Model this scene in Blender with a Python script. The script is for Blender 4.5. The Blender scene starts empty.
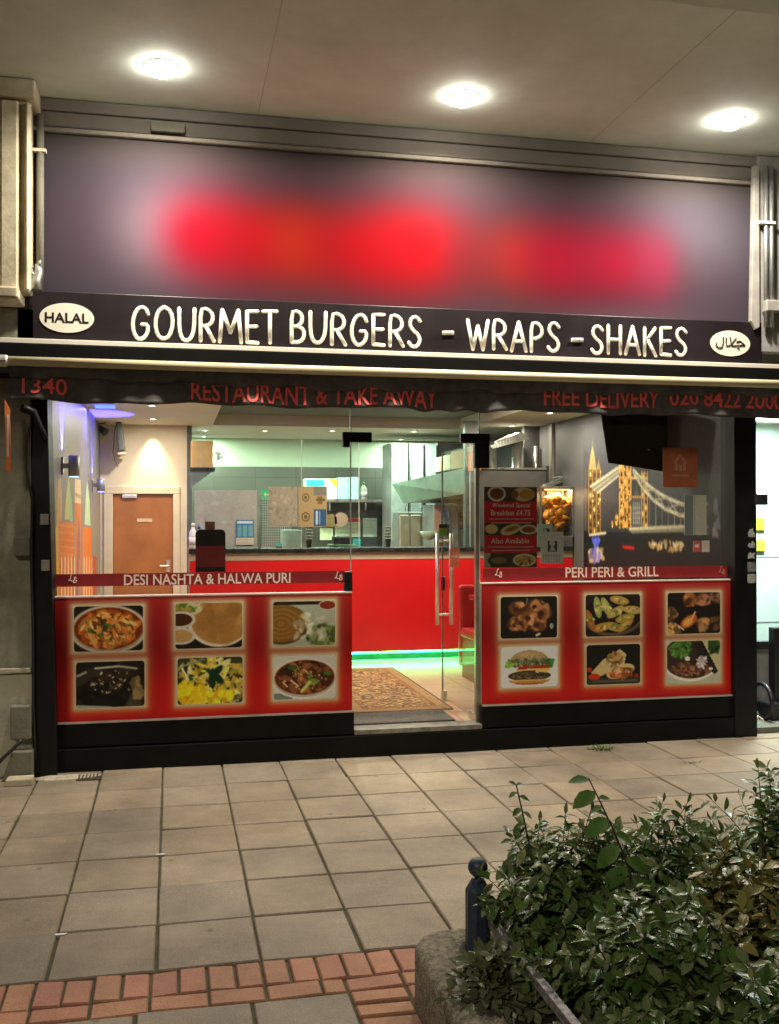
import bpy, math, random
import numpy as np
from mathutils import Vector, Matrix
R = math.radians
rnd = random.Random(7)
rs = np.random.RandomState(11)
scn = bpy.context.scene
COL = scn.collection

# ------------------------------------------------------------------ camera, world, light, exposure
CAM_H, FPX, DIST = 1.8, 1004.4, 7.55
YAW, PITCH, ROLL = R(12.226), R(.337), R(-.067)
fw = Vector((math.sin(YAW)*math.cos(PITCH), math.cos(YAW)*math.cos(PITCH), math.sin(PITCH)))
r0 = Vector((math.cos(YAW), -math.sin(YAW), 0)); u0 = r0.cross(fw)
rt = r0*math.cos(ROLL)+u0*math.sin(ROLL); up = -r0*math.sin(ROLL)+u0*math.cos(ROLL)
cd = bpy.data.cameras.new('camera'); cam = bpy.data.objects.new('camera', cd); COL.objects.link(cam)
m3 = Matrix((rt, up, -fw)).transposed()
cam.matrix_world = Matrix.Translation((0, -DIST, CAM_H)) @ m3.to_4x4()
cd.sensor_fit = 'VERTICAL'; cd.sensor_height = 24; cd.lens = 24*FPX/1024
cd.clip_start = .05; cd.clip_end = 500
scn.camera = cam

w = bpy.data.worlds.new('World'); scn.world = w; w.use_nodes = True
wn = w.node_tree.nodes; wl = w.node_tree.links
sky = wn.new('ShaderNodeTexSky'); sky.sky_type = 'NISHITA'; sky.sun_disc = False
sky.sun_elevation = R(-3); sky.sun_rotation = R(150)
wl.new(sky.outputs[0], wn['Background'].inputs[0]); wn['Background'].inputs[1].default_value = .12
# added fill sun for unseen street light behind the camera
sd = bpy.data.lights.new('street_fill', 'SUN'); sd.energy = .62; sd.angle = R(10); sd.color = (1, .9, .72)
so = bpy.data.objects.new('street_fill', sd); COL.objects.link(so)
so.rotation_euler = (R(57), 0, R(-30))
scn.view_settings.view_transform = 'Standard'; scn.view_settings.look = 'None'
scn.view_settings.exposure = .26; scn.view_settings.gamma = 1
scn.render.engine = 'CYCLES'
scn.cycles.use_denoising = True
scn.cycles.max_bounces = 8; scn.cycles.transparent_max_bounces = 24
scn.cycles.sample_clamp_indirect = 6
scn.cycles.caustics_reflective = False; scn.cycles.caustics_refractive = False

# ------------------------------------------------------------------ survey helpers: measured points on real planes
def ray(px, py): return rt*((px-389.5)/FPX) - up*((py-512)/FPX) + fw
def at(px, py, Y):
    d = ray(px, py); t = (Y+DIST)/d.y; return Vector((d.x*t, Y, d.z*t+CAM_H))
def atx(px, py, X):
    d = ray(px, py); t = X/d.x; return Vector((X, d.y*t-DIST, d.z*t+CAM_H))
def atz(px, py, Z):
    d = ray(px, py); t = (Z-CAM_H)/d.z; return Vector((d.x*t, d.y*t-DIST, Z))

# ------------------------------------------------------------------ materials
def lin(c):
    return tuple((x/12.92 if x <= .04045 else ((x+.055)/1.055)**2.4) for x in c)
def s255(*c): return lin([x/255 for x in c])
MATS = {}
def mat(name, col, rough=.5, metal=0, var=.12, scale=8, bump=0, bscale=60, spec=.5, coat=0, emit=None, estr=0, dirt=None):
    if name in MATS: return MATS[name]
    m = bpy.data.materials.new(name); m.use_nodes = True; n = m.node_tree.nodes; l = m.node_tree.links
    b = n['Principled BSDF']; b.inputs['Roughness'].default_value = rough; b.inputs['Metallic'].default_value = metal
    b.inputs['Specular IOR Level'].default_value = spec; b.inputs['Coat Weight'].default_value = coat
    tc = n.new('ShaderNodeTexCoord')
    nz = n.new('ShaderNodeTexNoise'); nz.inputs['Scale'].default_value = scale; nz.inputs['Detail'].default_value = 6
    nz.inputs['Roughness'].default_value = .65
    l.new(tc.outputs['Object'], nz.inputs['Vector'])
    rp = n.new('ShaderNodeValToRGB'); rp.color_ramp.elements[0].position = .3; rp.color_ramp.elements[1].position = .72
    d = dirt or [c*(1-2*var) for c in col]
    rp.color_ramp.elements[0].color = (*d, 1); rp.color_ramp.elements[1].color = (*[min(1, c*(1+var)) for c in col], 1)
    l.new(nz.outputs['Fac'], rp.inputs['Fac']); l.new(rp.outputs['Color'], b.inputs['Base Color'])
    mr = n.new('ShaderNodeMapRange'); mr.inputs['To Min'].default_value = max(.02, rough-.1); mr.inputs['To Max'].default_value = min(1, rough+.12)
    l.new(nz.outputs['Fac'], mr.inputs['Value']); l.new(mr.outputs[0], b.inputs['Roughness'])
    if bump:
        n2 = n.new('ShaderNodeTexNoise'); n2.inputs['Scale'].default_value = bscale; n2.inputs['Detail'].default_value = 4
        l.new(tc.outputs['Object'], n2.inputs['Vector'])
        bp = n.new('ShaderNodeBump'); bp.inputs['Strength'].default_value = bump; bp.inputs['Distance'].default_value = .01
        l.new(n2.outputs['Fac'], bp.inputs['Height']); l.new(bp.outputs[0], b.inputs['Normal'])
    if emit:
        b.inputs['Emission Color'].default_value = (*emit, 1); b.inputs['Emission Strength'].default_value = estr
    MATS[name] = m; return m
def print_mat(name, rough=.35, coat=0, spec=.25):
    if name in MATS: return MATS[name]
    m = bpy.data.materials.new(name); m.use_nodes = True; n = m.node_tree.nodes; l = m.node_tree.links
    b = n['Principled BSDF']; b.inputs['Roughness'].default_value = rough; b.inputs['Coat Weight'].default_value = coat; b.inputs['Specular IOR Level'].default_value = spec
    a = n.new('ShaderNodeVertexColor'); a.layer_name = 'Col'; l.new(a.outputs[0], b.inputs['Base Color'])
    MATS[name] = m; return m
def glass_mat(name, tint=(1, 1, 1), f=1.0):
    if name in MATS: return MATS[name]
    m = bpy.data.materials.new(name); m.use_nodes = True; n = m.node_tree.nodes; l = m.node_tree.links
    n.remove(n['Principled BSDF']); out = n['Material Output']
    t = n.new('ShaderNodeBsdfTransparent'); t.inputs[0].default_value = (*tint, 1)
    g = n.new('ShaderNodeBsdfGlossy'); g.inputs['Roughness'].default_value = .02
    fr = n.new('ShaderNodeFresnel'); fr.inputs[0].default_value = 1.45
    mu = n.new('ShaderNodeMath'); mu.operation = 'MULTIPLY'; mu.inputs[1].default_value = f
    l.new(fr.outputs[0], mu.inputs[0])
    x = n.new('ShaderNodeMixShader'); l.new(mu.outputs[0], x.inputs[0]); l.new(t.outputs[0], x.inputs[1]); l.new(g.outputs[0], x.inputs[2])
    l.new(x.outputs[0], out.inputs[0]); MATS[name] = m; return m
def emis(name, col, s): return mat(name, col, emit=col, estr=s)

M_white = mat('white_vinyl_lettering', s255(236, 230, 214), .45, var=.03)
M_black = mat('black_painted_metal', (.006, .006, .0065), .5, spec=.25, var=.25, bump=.05)
M_blackwood = mat('black_gloss_board', (.004, .004, .0037), .5, spec=.2, var=.3, scale=5, bump=.08, bscale=25)
M_signblk = mat('black_sign_board', (.014, .008, .011), .42, var=.2, scale=3)
M_steel = mat('brushed_steel', (.55, .55, .53), .28, metal=1, var=.1)
M_dsteel = mat('dull_steel', (.45, .46, .45), .42, metal=.8, var=.1)
M_chrome = mat('polished_chrome', (.9, .88, .82), .38, metal=1, var=.05)
M_cream = mat('cream_emulsion', (.72, .63, .46), .7, var=.05, scale=2)
M_wallgrey = mat('grey_emulsion', (.42, .40, .385), .7, var=.05, scale=2)
M_ceil = mat('ceiling_paint', (.62, .57, .48), .8, var=.04, scale=1.5)
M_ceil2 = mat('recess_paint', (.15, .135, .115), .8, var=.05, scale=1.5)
M_red = mat('red_gloss_laminate', (.62, .012, .016), .22, var=.06, scale=1.5)
M_worktop = mat('black_stone_worktop', (.02, .02, .02), .25, var=.3)
M_beige = mat('beige_laminate', (.45, .34, .25), .4, var=.05)
M_brass = mat('cream_tube_paint', s255(226, 214, 176), .4, var=.04)
M_pane = glass_mat('clear_glass', (.98, .99, .98), .6)
M_dpane = glass_mat('door_glass', (.98, .99, .98), .18)
M_pane_thin = glass_mat('screen_glass', (.95, .98, .96), .35)
M_sof = mat('soffit_plaster', (.68, .745, .675), .8, var=.10, scale=1.2, bump=.15, bscale=18)
M_stone = mat('cream_painted_stone', (.68, .61, .44), .7, var=.14, scale=5, bump=.25, bscale=30, dirt=(.36, .31, .21))
M_dstone = mat('grimy_render', (.20, .19, .15), .8, var=.2, scale=3, bump=.3, bscale=40)
M_brown = mat('cardboard', (.55, .33, .15), .8, var=.12)
M_orange = mat('orange_sticker', (.75, .19, .045), .5, var=.05)
M_palesticker = mat('pale_sticker_print', (.8, .6, .5), .5, var=.05)
M_paper = mat('white_paper', (.72, .72, .68), .7, var=.04)
M_dark = mat('dark_plastic', (.02, .02, .022), .35, var=.2)

# ------------------------------------------------------------------ mesh builder
class MB:
    def __init__(s): s.v = []; s.f = []
    def add(s, vs, fs):
        k = len(s.v); s.v += [tuple(x) for x in vs]; s.f += [tuple(i+k for i in q) for q in fs]; return s
    def box(s, x0, x1, y0, y1, z0, z1):
        x0, x1 = min(x0, x1), max(x0, x1); y0, y1 = min(y0, y1), max(y0, y1); z0, z1 = min(z0, z1), max(z0, z1)
        return s.add([(x0,y0,z0),(x1,y0,z0),(x1,y1,z0),(x0,y1,z0),(x0,y0,z1),(x1,y0,z1),(x1,y1,z1),(x0,y1,z1)],
              [(0,3,2,1),(4,5,6,7),(0,1,5,4),(1,2,6,5),(2,3,7,6),(3,0,4,7)])
    def prism(s, pts, axis, a, b):   # outline pts extruded along an axis from a to b
        n = len(pts)
        def p(q, h): return {'x': (h, q[0], q[1]), 'y': (q[0], h, q[1]), 'z': (q[0], q[1], h)}[axis]
        vs = [p(q, a) for q in pts]+[p(q, b) for q in pts]
        fs = [tuple(range(n)), tuple(range(2*n-1, n-1, -1))]+[(i, i+n, (i+1) % n+n, (i+1) % n) for i in range(n)]
        return s.add(vs, fs)
    def tube(s, pts, r, seg=8, cap=True):
        pts = [Vector(p) for p in pts]; rr = r if isinstance(r, (list, tuple)) else [r]*len(pts)
        base = len(s.v); prev = None
        for i, p in enumerate(pts):
            t = (pts[min(i+1, len(pts)-1)]-pts[max(i-1, 0)]).normalized()
            if prev is None:
                a = Vector((0, 0, 1)) if abs(t.z) < .9 else Vector((1, 0, 0)); n = t.cross(a).normalized()
            else:
                n = (prev-t*prev.dot(t)).normalized()
            prev = n; bn = t.cross(n)
            for k in range(seg):
                th = 2*math.pi*k/seg; s.v.append(tuple(p+(n*math.cos(th)+bn*math.sin(th))*rr[i]))
        for i in range(len(pts)-1):
            for k in range(seg):
                a = base+i*seg+k; b = base+i*seg+(k+1) % seg
                s.f.append((a, b, b+seg, a+seg))
        if cap:
            s.f.append(tuple(base+k for k in range(seg))[::-1]); e = base+(len(pts)-1)*seg
            s.f.append(tuple(e+k for k in range(seg)))
        return s
    def lathe(s, prof, c, axis='z', seg=24):   # prof: (radius, height)
        base = len(s.v)
        for (r, h) in prof:
            for k in range(seg):
                t = 2*math.pi*k/seg; a, b = r*math.cos(t), r*math.sin(t)
                s.v.append({'z': (c[0]+a, c[1]+b, c[2]+h), 'y': (c[0]+a, c[1]+h, c[2]+b), 'x': (c[0]+h, c[1]+a, c[2]+b)}[axis])
        for i in range(len(prof)-1):
            for k in range(seg):
                a = base+i*seg+k; b = base+i*seg+(k+1) % seg; s.f.append((a, b, b+seg, a+seg))
        s.f.append(tuple(base+k for k in range(seg))[::-1]); e = base+(len(prof)-1)*seg; s.f.append(tuple(e+k for k in range(seg)))
        return s
def link(name, me, parent=None):
    o = bpy.data.objects.new(name, me); COL.objects.link(o)
    if parent is not None:
        o.parent = parent
        if parent.parent is None: o.matrix_parent_inverse = Matrix.Translation(-parent.location)
    return o
def tag(o, label=None, cat=None, group=None, kind=None):
    if label: o['label'] = label
    if cat: o['category'] = cat
    if group: o['group'] = group
    if kind: o['kind'] = kind
    return o
def obj(name, mb, m, parent=None, smooth=False, bev=0, label=None, cat=None, group=None, kind=None):
    me = bpy.data.meshes.new(name); me.from_pydata(mb.v, [], mb.f); me.update()
    me.materials.append(m)
    if smooth:
        for p in me.polygons: p.use_smooth = len(p.vertices) <= 4
    o = link(name, me, parent)
    if bev:
        b = o.modifiers.new('bevel', 'BEVEL'); b.width = bev; b.segments = 2; b.limit_method = 'ANGLE'; b.angle_limit = R(50)
    return tag(o, label, cat, group, kind)
def thing(name, label, cat, loc=(0, 0, 0), group=None):
    o = bpy.data.objects.new(name, None); COL.objects.link(o); o.location = loc; o.empty_display_size = .1
    return tag(o, label, cat, group)
def B(*a): return MB().box(*a)
def pbox(px0, py0, px1, py1, Y, d, off=0):   # box whose front face covers a measured rectangle on plane Y
    a = at((px0+px1)/2, py0, Y); b = at((px0+px1)/2, py1, Y)
    l = at(px0, (py0+py1)/2, Y); r = at(px1, (py0+py1)/2, Y)
    return (l.x, r.x, Y, Y+d, b.z, a.z)
def dup(o, delta, label=None):
    c = o.copy(); COL.objects.link(c); c.location = o.location+Vector(delta)
    if label: c['label'] = label
    for ch in list(o.children):
        k = ch.copy(); COL.objects.link(k); k.parent = c
        for g in list(ch.children):
            h = g.copy(); COL.objects.link(h); h.parent = k
    return c

# text -------------------------------------------------------------
def text_mesh(s, bold=.0, depth=.02):
    c = bpy.data.curves.new('txt', 'FONT'); c.body = s; c.size = 1; c.offset = bold; c.extrude = depth; c.resolution_u = 3
    o = bpy.data.objects.new('txt', c); COL.objects.link(o)
    dg = bpy.context.evaluated_depsgraph_get(); me = bpy.data.meshes.new_from_object(o.evaluated_get(dg))
    vs = [v.co.copy() for v in me.vertices]; fs = [tuple(p.vertices) for p in me.polygons]
    bpy.data.objects.remove(o); bpy.data.curves.remove(c); bpy.data.meshes.remove(me)
    return vs, fs
def text_fit(s, x0, x1, z0, z1, Y, bold=0, depth=.002, shear=0):   # facing -Y
    vs, fs = text_mesh(s, bold, .5)
    xs = [v.x for v in vs]; ys = [v.y for v in vs]; a, b, c, d = min(xs), max(xs), min(ys), max(ys)
    mb = MB()
    mb.add([(x0+(v.x-a)/(b-a)*(x1-x0)+shear*(v.y-c)/(d-c)*(z1-z0), Y-(v.z+.5)*depth, z0+(v.y-c)/(d-c)*(z1-z0)) for v in vs], fs)
    return mb
def text_px(s, px0, px1, pyt, pyb, Y, bold=0, depth=.002, shear=0):
    m = (px0+px1)/2
    return text_fit(s, at(px0, pyb, Y).x, at(px1, pyb, Y).x, at(m, pyb, Y).z, at(m, pyt, Y).z, Y, bold, depth, shear)

# prints: a fine grid whose points carry the printed colour ----------
def print_grid(name, fx, img, m, parent=None, **kw):
    h, wd, _ = img.shape
    v = [fx(i/(wd-1), j/(h-1)) for j in range(h) for i in range(wd)]
    f = [(j*wd+i, (j+1)*wd+i, (j+1)*wd+i+1, j*wd+i+1) for j in range(h-1) for i in range(wd-1)]
    me = bpy.data.meshes.new(name); me.from_pydata(v, [], f); me.update()
    ca = me.color_attributes.new('Col', 'FLOAT_COLOR', 'POINT')
    c = np.clip(img, 0, 1).reshape(-1, 3); c = np.where(c <= .04045, c/12.92, ((c+.055)/1.055)**2.4)
    ca.data.foreach_set('color', np.concatenate([c, np.ones((len(c), 1))], 1).astype(np.float32).ravel())
    me.materials.append(m)
    return tag(link(name, me, parent), **kw)
class Pic:
    def __init__(s, wd, h, col, asp=None):
        s.c = np.zeros((h, wd, 3)); s.c[:] = np.array(col)/255
        s.u, s.v = np.meshgrid(np.linspace(0, 1, wd), np.linspace(0, 1, h)); s.asp = asp or wd/h
    def blend(s, mask, col, a=1):
        k = np.clip(mask, 0, 1)[..., None]*a; s.c = s.c*(1-k)+np.array(col)/255*k
    def ell(s, x, y, rx, ry, col, soft=.12, ang=0, a=1, clip=None):
        dx = (s.u-x)*s.asp; dy = s.v-y; c, q = math.cos(ang), math.sin(ang)
        e = np.sqrt(((dx*c+dy*q)/(rx*s.asp))**2+((-dx*q+dy*c)/ry)**2)
        mk = np.clip((1-e)/soft+.5, 0, 1)
        if clip is not None: mk = mk*clip
        s.blend(mk, col, a); return mk
    def emask(s, x, y, rx, ry): return (((s.u-x)/rx)**2+((s.v-y)/ry)**2 < 1).astype(float)
    def rect(s, x0, y0, x1, y1, col, a=1): s.blend(((s.u > x0) & (s.u < x1) & (s.v > y0) & (s.v < y1)).astype(float), col, a)
    def poly(s, pts, col, a=1):
        inside = np.zeros(s.u.shape, bool); n = len(pts)
        for i in range(n):
            (x0, y0), (x1, y1) = pts[i], pts[(i+1) % n]
            if y0 == y1: continue
            c = ((s.v < y0) != (s.v < y1)) & (s.u < (x1-x0)*(s.v-y0)/(y1-y0)+x0); inside ^= c
        s.blend(inside.astype(float), col, a)
    def line(s, x0, y0, x1, y1, wd, col, a=1):
        dx, dy = (x1-x0)*s.asp, y1-y0; L = dx*dx+dy*dy+1e-9
        t = np.clip((((s.u-x0)*s.asp)*dx+(s.v-y0)*dy)/L, 0, 1)
        d = np.hypot((s.u-x0)*s.asp-t*dx, s.v-y0-t*dy); s.blend(np.clip((wd-d)/wd*2, 0, 1), col, a)
    def chunks(s, n, cols, size, reg=(.5, .5, .5, .5), el=2, clip=None, a=.9, soft=.4):
        for _ in range(n):
            t = rs.rand()*6.28; q = math.sqrt(rs.rand()); sz = size*(.5+rs.rand())
            col = np.array(cols[rs.randint(len(cols))])*(.75+.5*rs.rand())
            s.ell(reg[0]+reg[2]*q*math.cos(t), reg[1]+reg[3]*q*math.sin(t), sz*el/s.asp, sz, np.clip(col, 0, 255), soft, rs.rand()*3.14, a, clip)
    def grain(s, k=.06): s.c = s.c*(1+k*rs.randn(*s.u.shape)[..., None])

# =================================================================== SETTING: ground
def slab_mat():
    m = bpy.data.materials.new('concrete_paving'); m.use_nodes = True; n = m.node_tree.nodes; l = m.node_tree.links; b = n['Principled BSDF']
    at_ = n.new('ShaderNodeVertexColor'); at_.layer_name = 'Col'
    tc = n.new('ShaderNodeTexCoord')
    n1 = n.new('ShaderNodeTexNoise'); n1.inputs['Scale'].default_value = 2.2; n1.inputs['Detail'].default_value = 8; n1.inputs['Roughness'].default_value = .7
    n2 = n.new('ShaderNodeTexNoise'); n2.inputs['Scale'].default_value = 140; n2.inputs['Detail'].default_value = 3
    for q in (n1, n2): l.new(tc.outputs['Object'], q.inputs['Vector'])
    r1 = n.new('ShaderNodeMapRange'); r1.inputs['From Min'].default_value = .3; r1.inputs['From Max'].default_value = .7; r1.inputs['To Min'].default_value = .72; r1.inputs['To Max'].default_value = 1.16
    r2 = n.new('ShaderNodeMapRange'); r2.inputs['From Min'].default_value = .3; r2.inputs['From Max'].default_value = .7; r2.inputs['To Min'].default_value = .78; r2.inputs['To Max'].default_value = 1.2
    l.new(n1.outputs['Fac'], r1.inputs['Value']); l.new(n2.outputs['Fac'], r2.inputs['Value'])
    mu = n.new('ShaderNodeMath'); mu.operation = 'MULTIPLY'; l.new(r1.outputs[0], mu.inputs[0]); l.new(r2.outputs[0], mu.inputs[1])
    vm = n.new('ShaderNodeVectorMath'); vm.operation = 'SCALE'; l.new(at_.outputs[0], vm.inputs[0]); l.new(mu.outputs[0], vm.inputs['Scale'])
    n3 = n.new('ShaderNodeTexNoise'); n3.inputs['Scale'].default_value = .75; n3.inputs['Detail'].default_value = 5; n3.inputs['Roughness'].default_value = .6; l.new(tc.outputs['Object'], n3.inputs['Vector'])
    r3 = n.new('ShaderNodeMapRange'); r3.inputs['From Min'].default_value = .38; r3.inputs['From Max'].default_value = .58; r3.inputs['To Min'].default_value = .70; r3.inputs['To Max'].default_value = 1.08; l.new(n3.outputs['Fac'], r3.inputs['Value'])
    vo = n.new('ShaderNodeTexVoronoi'); vo.inputs['Scale'].default_value = 3.1; vo.inputs['Randomness'].default_value = 1; l.new(tc.outputs['Object'], vo.inputs['Vector'])
    r4 = n.new('ShaderNodeMapRange'); r4.inputs['From Min'].default_value = .035; r4.inputs['From Max'].default_value = .075; r4.inputs['To Min'].default_value = .62; r4.inputs['To Max'].default_value = 1; l.new(vo.outputs['Distance'], r4.inputs['Value'])
    m2 = n.new('ShaderNodeMath'); m2.operation = 'MULTIPLY'; l.new(r3.outputs[0], m2.inputs[0]); l.new(r4.outputs[0], m2.inputs[1])
    m4 = n.new('ShaderNodeMath'); m4.operation = 'MULTIPLY'; l.new(mu.outputs[0], m4.inputs[0]); l.new(m2.outputs[0], m4.inputs[1]); l.new(m4.outputs[0], vm.inputs['Scale'])
    l.new(vm.outputs[0], b.inputs['Base Color']); b.inputs['Roughness'].default_value = .72
    bp = n.new('ShaderNodeBump'); bp.inputs['Strength'].default_value = .35; bp.inputs['Distance'].default_value = .004
    l.new(n2.outputs['Fac'], bp.inputs['Height']); l.new(bp.outputs[0], b.inputs['Normal'])
    return m
M_slab = slab_mat()
def blocks(name, rects, m, **kw):   # bevelled paving units with slight level differences, colour per unit
    v = []; f = []; cols = []
    for (x0, x1, y0, y1, col) in rects:
        h = rnd.uniform(-.003, .002); g = .0055; bv = .005
        tx, ty = rnd.uniform(-.003, .003), rnd.uniform(-.003, .003)
        k = len(v)
        j = lambda: rnd.uniform(-.003, .003)
        x0 += g+j(); x1 -= g+j(); y0 += g+j(); y1 -= g+j()
        for (ax, bx, ay, by, z) in ((x0, x1, y0, y1, -.03), (x0, x1, y0, y1, -.006), (x0+bv, x1-bv, y0+bv, y1-bv, 0)):
            v += [(ax, ay, z+h-tx-ty), (bx, ay, z+h+tx-ty), (bx, by, z+h+tx+ty), (ax, by, z+h-tx+ty)]
        for q in range(2):
            for i in range(4): f.append((k+4*q+i, k+4*q+(i+1) % 4, k+4*q+4+(i+1) % 4, k+4*q+4+i))
        f.append((k+8, k+9, k+10, k+11)); cols += [col]*12
    me = bpy.data.meshes.new(name); me.from_pydata(v, [], f); me.update()
    ca = me.color_attributes.new('Col', 'FLOAT_COLOR', 'POINT')
    ca.data.foreach_set('color', np.array([(*c, 1) for c in cols], np.float32).ravel())
    me.materials.append(m); return tag(link(name, me), **kw)
def slabcol():
    b = rnd.uniform(.86, 1.1); t = rnd.uniform(-.5, .5)
    return (.30*b*(1+.06*t), .245*b, .178*b*(1-.10*t))
def brickcol():
    b = rnd.uniform(.82, 1.15); return (.44*b, .195*b*rnd.uniform(.92, 1.12), .115*b)
rects = []
PX0, PX1 = .66, .95       # the short brick band that turns beside the planter
for i in range(-14, 24):
    x0 = -.063+.42*i
    for j in range(0, 8):
        y0 = -3.44+.465*j; y1 = min(y0+.465, -.02)
        if y1-y0 < .05: continue
        rects.append((x0, x0+.42, y0, y1, slabcol()))
for i in range(-14, 24):
    x0 = -.02+.42*i-.11
    for j in range(0, 11):
        y1 = -3.775-.465*j; a, b = x0, x0+.42
        if a < PX0 < b: b = PX0
        elif PX0 <= a and a < PX1: a = PX1
        if a > PX0 and a < PX1: continue
        if b-a < .04: continue
        rects.append((a, b, y1-.465, y1, slabcol()))
pav = blocks('pavement', rects, M_slab, kind='structure')
br = []
x = -6.0
x = -6.02
while x < 10:
    br.append((x, x+.108, -3.655, -3.44, brickcol())); x += .108
x = -6.1
while x < 10:
    if x < PX0-.05: br.append((x, min(x+.215, PX0), -3.775, -3.655, brickcol()))
    elif x > PX1: br.append((x, x+.215, -3.775, -3.655, brickcol()))
    x += .215
y = -3.655
while y > -9:
    br.append((PX0, PX0+.22, y-.108, y, brickcol())); br.append((PX0+.22, PX0+.34, y-.108, y, brickcol())); y -= .108
blocks('brick_band', br, M_slab, kind='structure')
M_joint = mat('sandy_joint', (.085, .072, .045), .95, var=.3, scale=9, dirt=(.028, .032, .012))
obj('ground', B(-60, 60, -60, 10, -.3, -.0125), M_joint, kind='structure')

# =================================================================== BUILDING
FLZ = .2; CEZ = 2.97; BW = 5.4; XL = -.875; XR = 4.6; KY = 7.3
SOF = 4.79
bld = thing('shop_building', 'ground floor of the brick and plaster building that houses the takeaway, with canopy overhead', 'building', (1.8, 2, 0))
m = MB(); m.box(-8, 12, -2.75, -.02, SOF, SOF+.25)
obj('canopy_soffit', m, M_sof, bld)
for sx_ in (.62, 3.25): obj('soffit_seam', B(sx_, sx_+.006, -2.74, -.1, SOF-.0015, SOF-.0002), mat('seam_grey_paint', (.52, .54, .48), .8), bld)  # thin, slightly darker strips draw the panel seams
m = MB(); m.box(-8, 12, -2.95, -2.75, SOF-.3, SOF+.7); obj('canopy_beam', m, M_sof, bld)
# wall over the shop: cornice steps and the board recess
m = MB(); m.box(-8, 12, -.02, .2, 3.0, SOF+.3)
obj('upper_wall', m, mat('taupe_render', (.20, .175, .15), .8, var=.1, scale=2), bld)
m = MB(); m.box(-1.02, 4.75, -.09, -.022, SOF-.09, SOF-.002); m.box(-1.02, 4.75, -.07, -.022, SOF-.2, SOF-.09); m.box(-1.02, 4.75, -.10, -.022, SOF-.245, SOF-.21)
obj('cornice', m, mat('taupe_render', (.3, .27, .23)), bld, bev=.012)
bx = at(168, 128, -.1); obj('junction_box', B(bx.x-.12, bx.x+.12, -.12, -.072, SOF-.19, SOF-.12), M_dstone, bld, bev=.008)
# interior shell
obj('side_wall', B(XL-.15, XL, .06, BW+.15, .0, CEZ+.3), M_wallgrey, bld)
obj('mural_wall', B(XR, XR+.15, .06, KY+.2, .0, CEZ+.3), mat('dark_grey_emulsion', (.085, .082, .085), .6, var=.05, scale=2), bld)
wex = at(187, 500, BW).x
dx0, dx1 = at(113, 560, BW).x, at(173, 560, BW).x; dzt = at(143, 494, BW).z
m = MB(); m.box(XL, dx0, BW, BW+.12, FLZ, CEZ); m.box(dx1, wex, BW, BW+.12, FLZ, CEZ); m.box(dx0, dx1, BW, BW+.12, dzt, CEZ)
obj('back_wall', m, M_cream, bld)
obj('return_wall', B(wex, wex+.06, BW-.01, KY, FLZ, CEZ), mat('slate_grey_paint', (.10, .12, .12), .6), bld)
# ceiling with a sunken panel over the middle
rx0, rx1, ry0, ry1 = at(213, 424, 5.2).x, at(461, 427, 5.2).x, .5, 5.25
m = MB(); m.box(XL-.1, rx0, .05, KY, CEZ, CEZ+.2); m.box(rx1, XR, .05, KY, CEZ, CEZ+.2); m.box(rx0, rx1, .05, ry0, CEZ, CEZ+.2); m.box(rx0, rx1, ry1, KY, CEZ, CEZ+.2)
obj('ceiling', m, M_ceil, bld)
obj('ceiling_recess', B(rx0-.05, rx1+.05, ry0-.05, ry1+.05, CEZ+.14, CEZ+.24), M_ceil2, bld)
# kitchen walls
mt = at(300, 467, KY).z
def tile_mat(name, c, sc=(.2, .1), joint=.6):
    m = bpy.data.materials.new(name); m.use_nodes = True; n = m.node_tree.nodes; l = m.node_tree.links; b = n['Principled BSDF']
    tc = n.new('ShaderNodeTexCoord'); sp = n.new('ShaderNodeSeparateXYZ'); cb = n.new('ShaderNodeCombineXYZ')
    l.new(tc.outputs['Object'], sp.inputs[0]); l.new(sp.outputs['X'], cb.inputs['X']); l.new(sp.outputs['Z'], cb.inputs['Y'])
    bt = n.new('ShaderNodeTexBrick'); bt.offset = 0; bt.inputs['Scale'].default_value = 1; bt.inputs['Brick Width'].default_value = sc[0]; bt.inputs['Row Height'].default_value = sc[1]; bt.inputs['Mortar Size'].default_value = .004
    bt.inputs['Color1'].default_value = (*c, 1); bt.inputs['Color2'].default_value = (*[x*.9 for x in c], 1); bt.inputs['Mortar'].default_value = (*[x*joint for x in c], 1)
    l.new(cb.outputs[0], bt.inputs['Vector']); l.new(bt.outputs['Color'], b.inputs['Base Color']); b.inputs['Roughness'].default_value = .25
    return m
obj('kitchen_tiling', B(wex, XR, KY, KY+.1, FLZ, mt), tile_mat('grey_wall_tiles', (.125, .132, .115), (.6, .3)), bld)
obj('kitchen_upper_wall', B(wex, XR, KY+.004, KY+.1, mt, CEZ), mat('mint_white_emulsion', (.56, .66, .52), .7, var=.03), bld)
# shop floor
def floor_mat():
    return tile_mat('pale_floor_tiles', (.55, .47, .33))
m = MB(); m.box(XL, XR, -.02, KY, -.05, FLZ)
fm = bpy.data.materials.new('pale_tiles'); fm.use_nodes = True
n = fm.node_tree.nodes; l = fm.node_tree.links; b = n['Principled BSDF']; tc = n.new('ShaderNodeTexCoord'); bt = n.new('ShaderNodeTexBrick'); bt.offset = 0
bt.inputs['Scale'].default_value = 1; bt.inputs['Brick Width'].default_value = .45; bt.inputs['Row Height'].default_value = .45; bt.inputs['Mortar Size'].default_value = .004
bt.inputs['Color1'].default_value = (.56, .47, .33, 1); bt.inputs['Color2'].default_value = (.5, .42, .29, 1); bt.inputs['Mortar'].default_value = (.3, .25, .17, 1)
l.new(tc.outputs['Object'], bt.inputs['Vector']); l.new(bt.outputs['Color'], b.inputs['Base Color']); b.inputs['Roughness'].default_value = .18
obj('shop_floor', m, fm, kind='structure')

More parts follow.
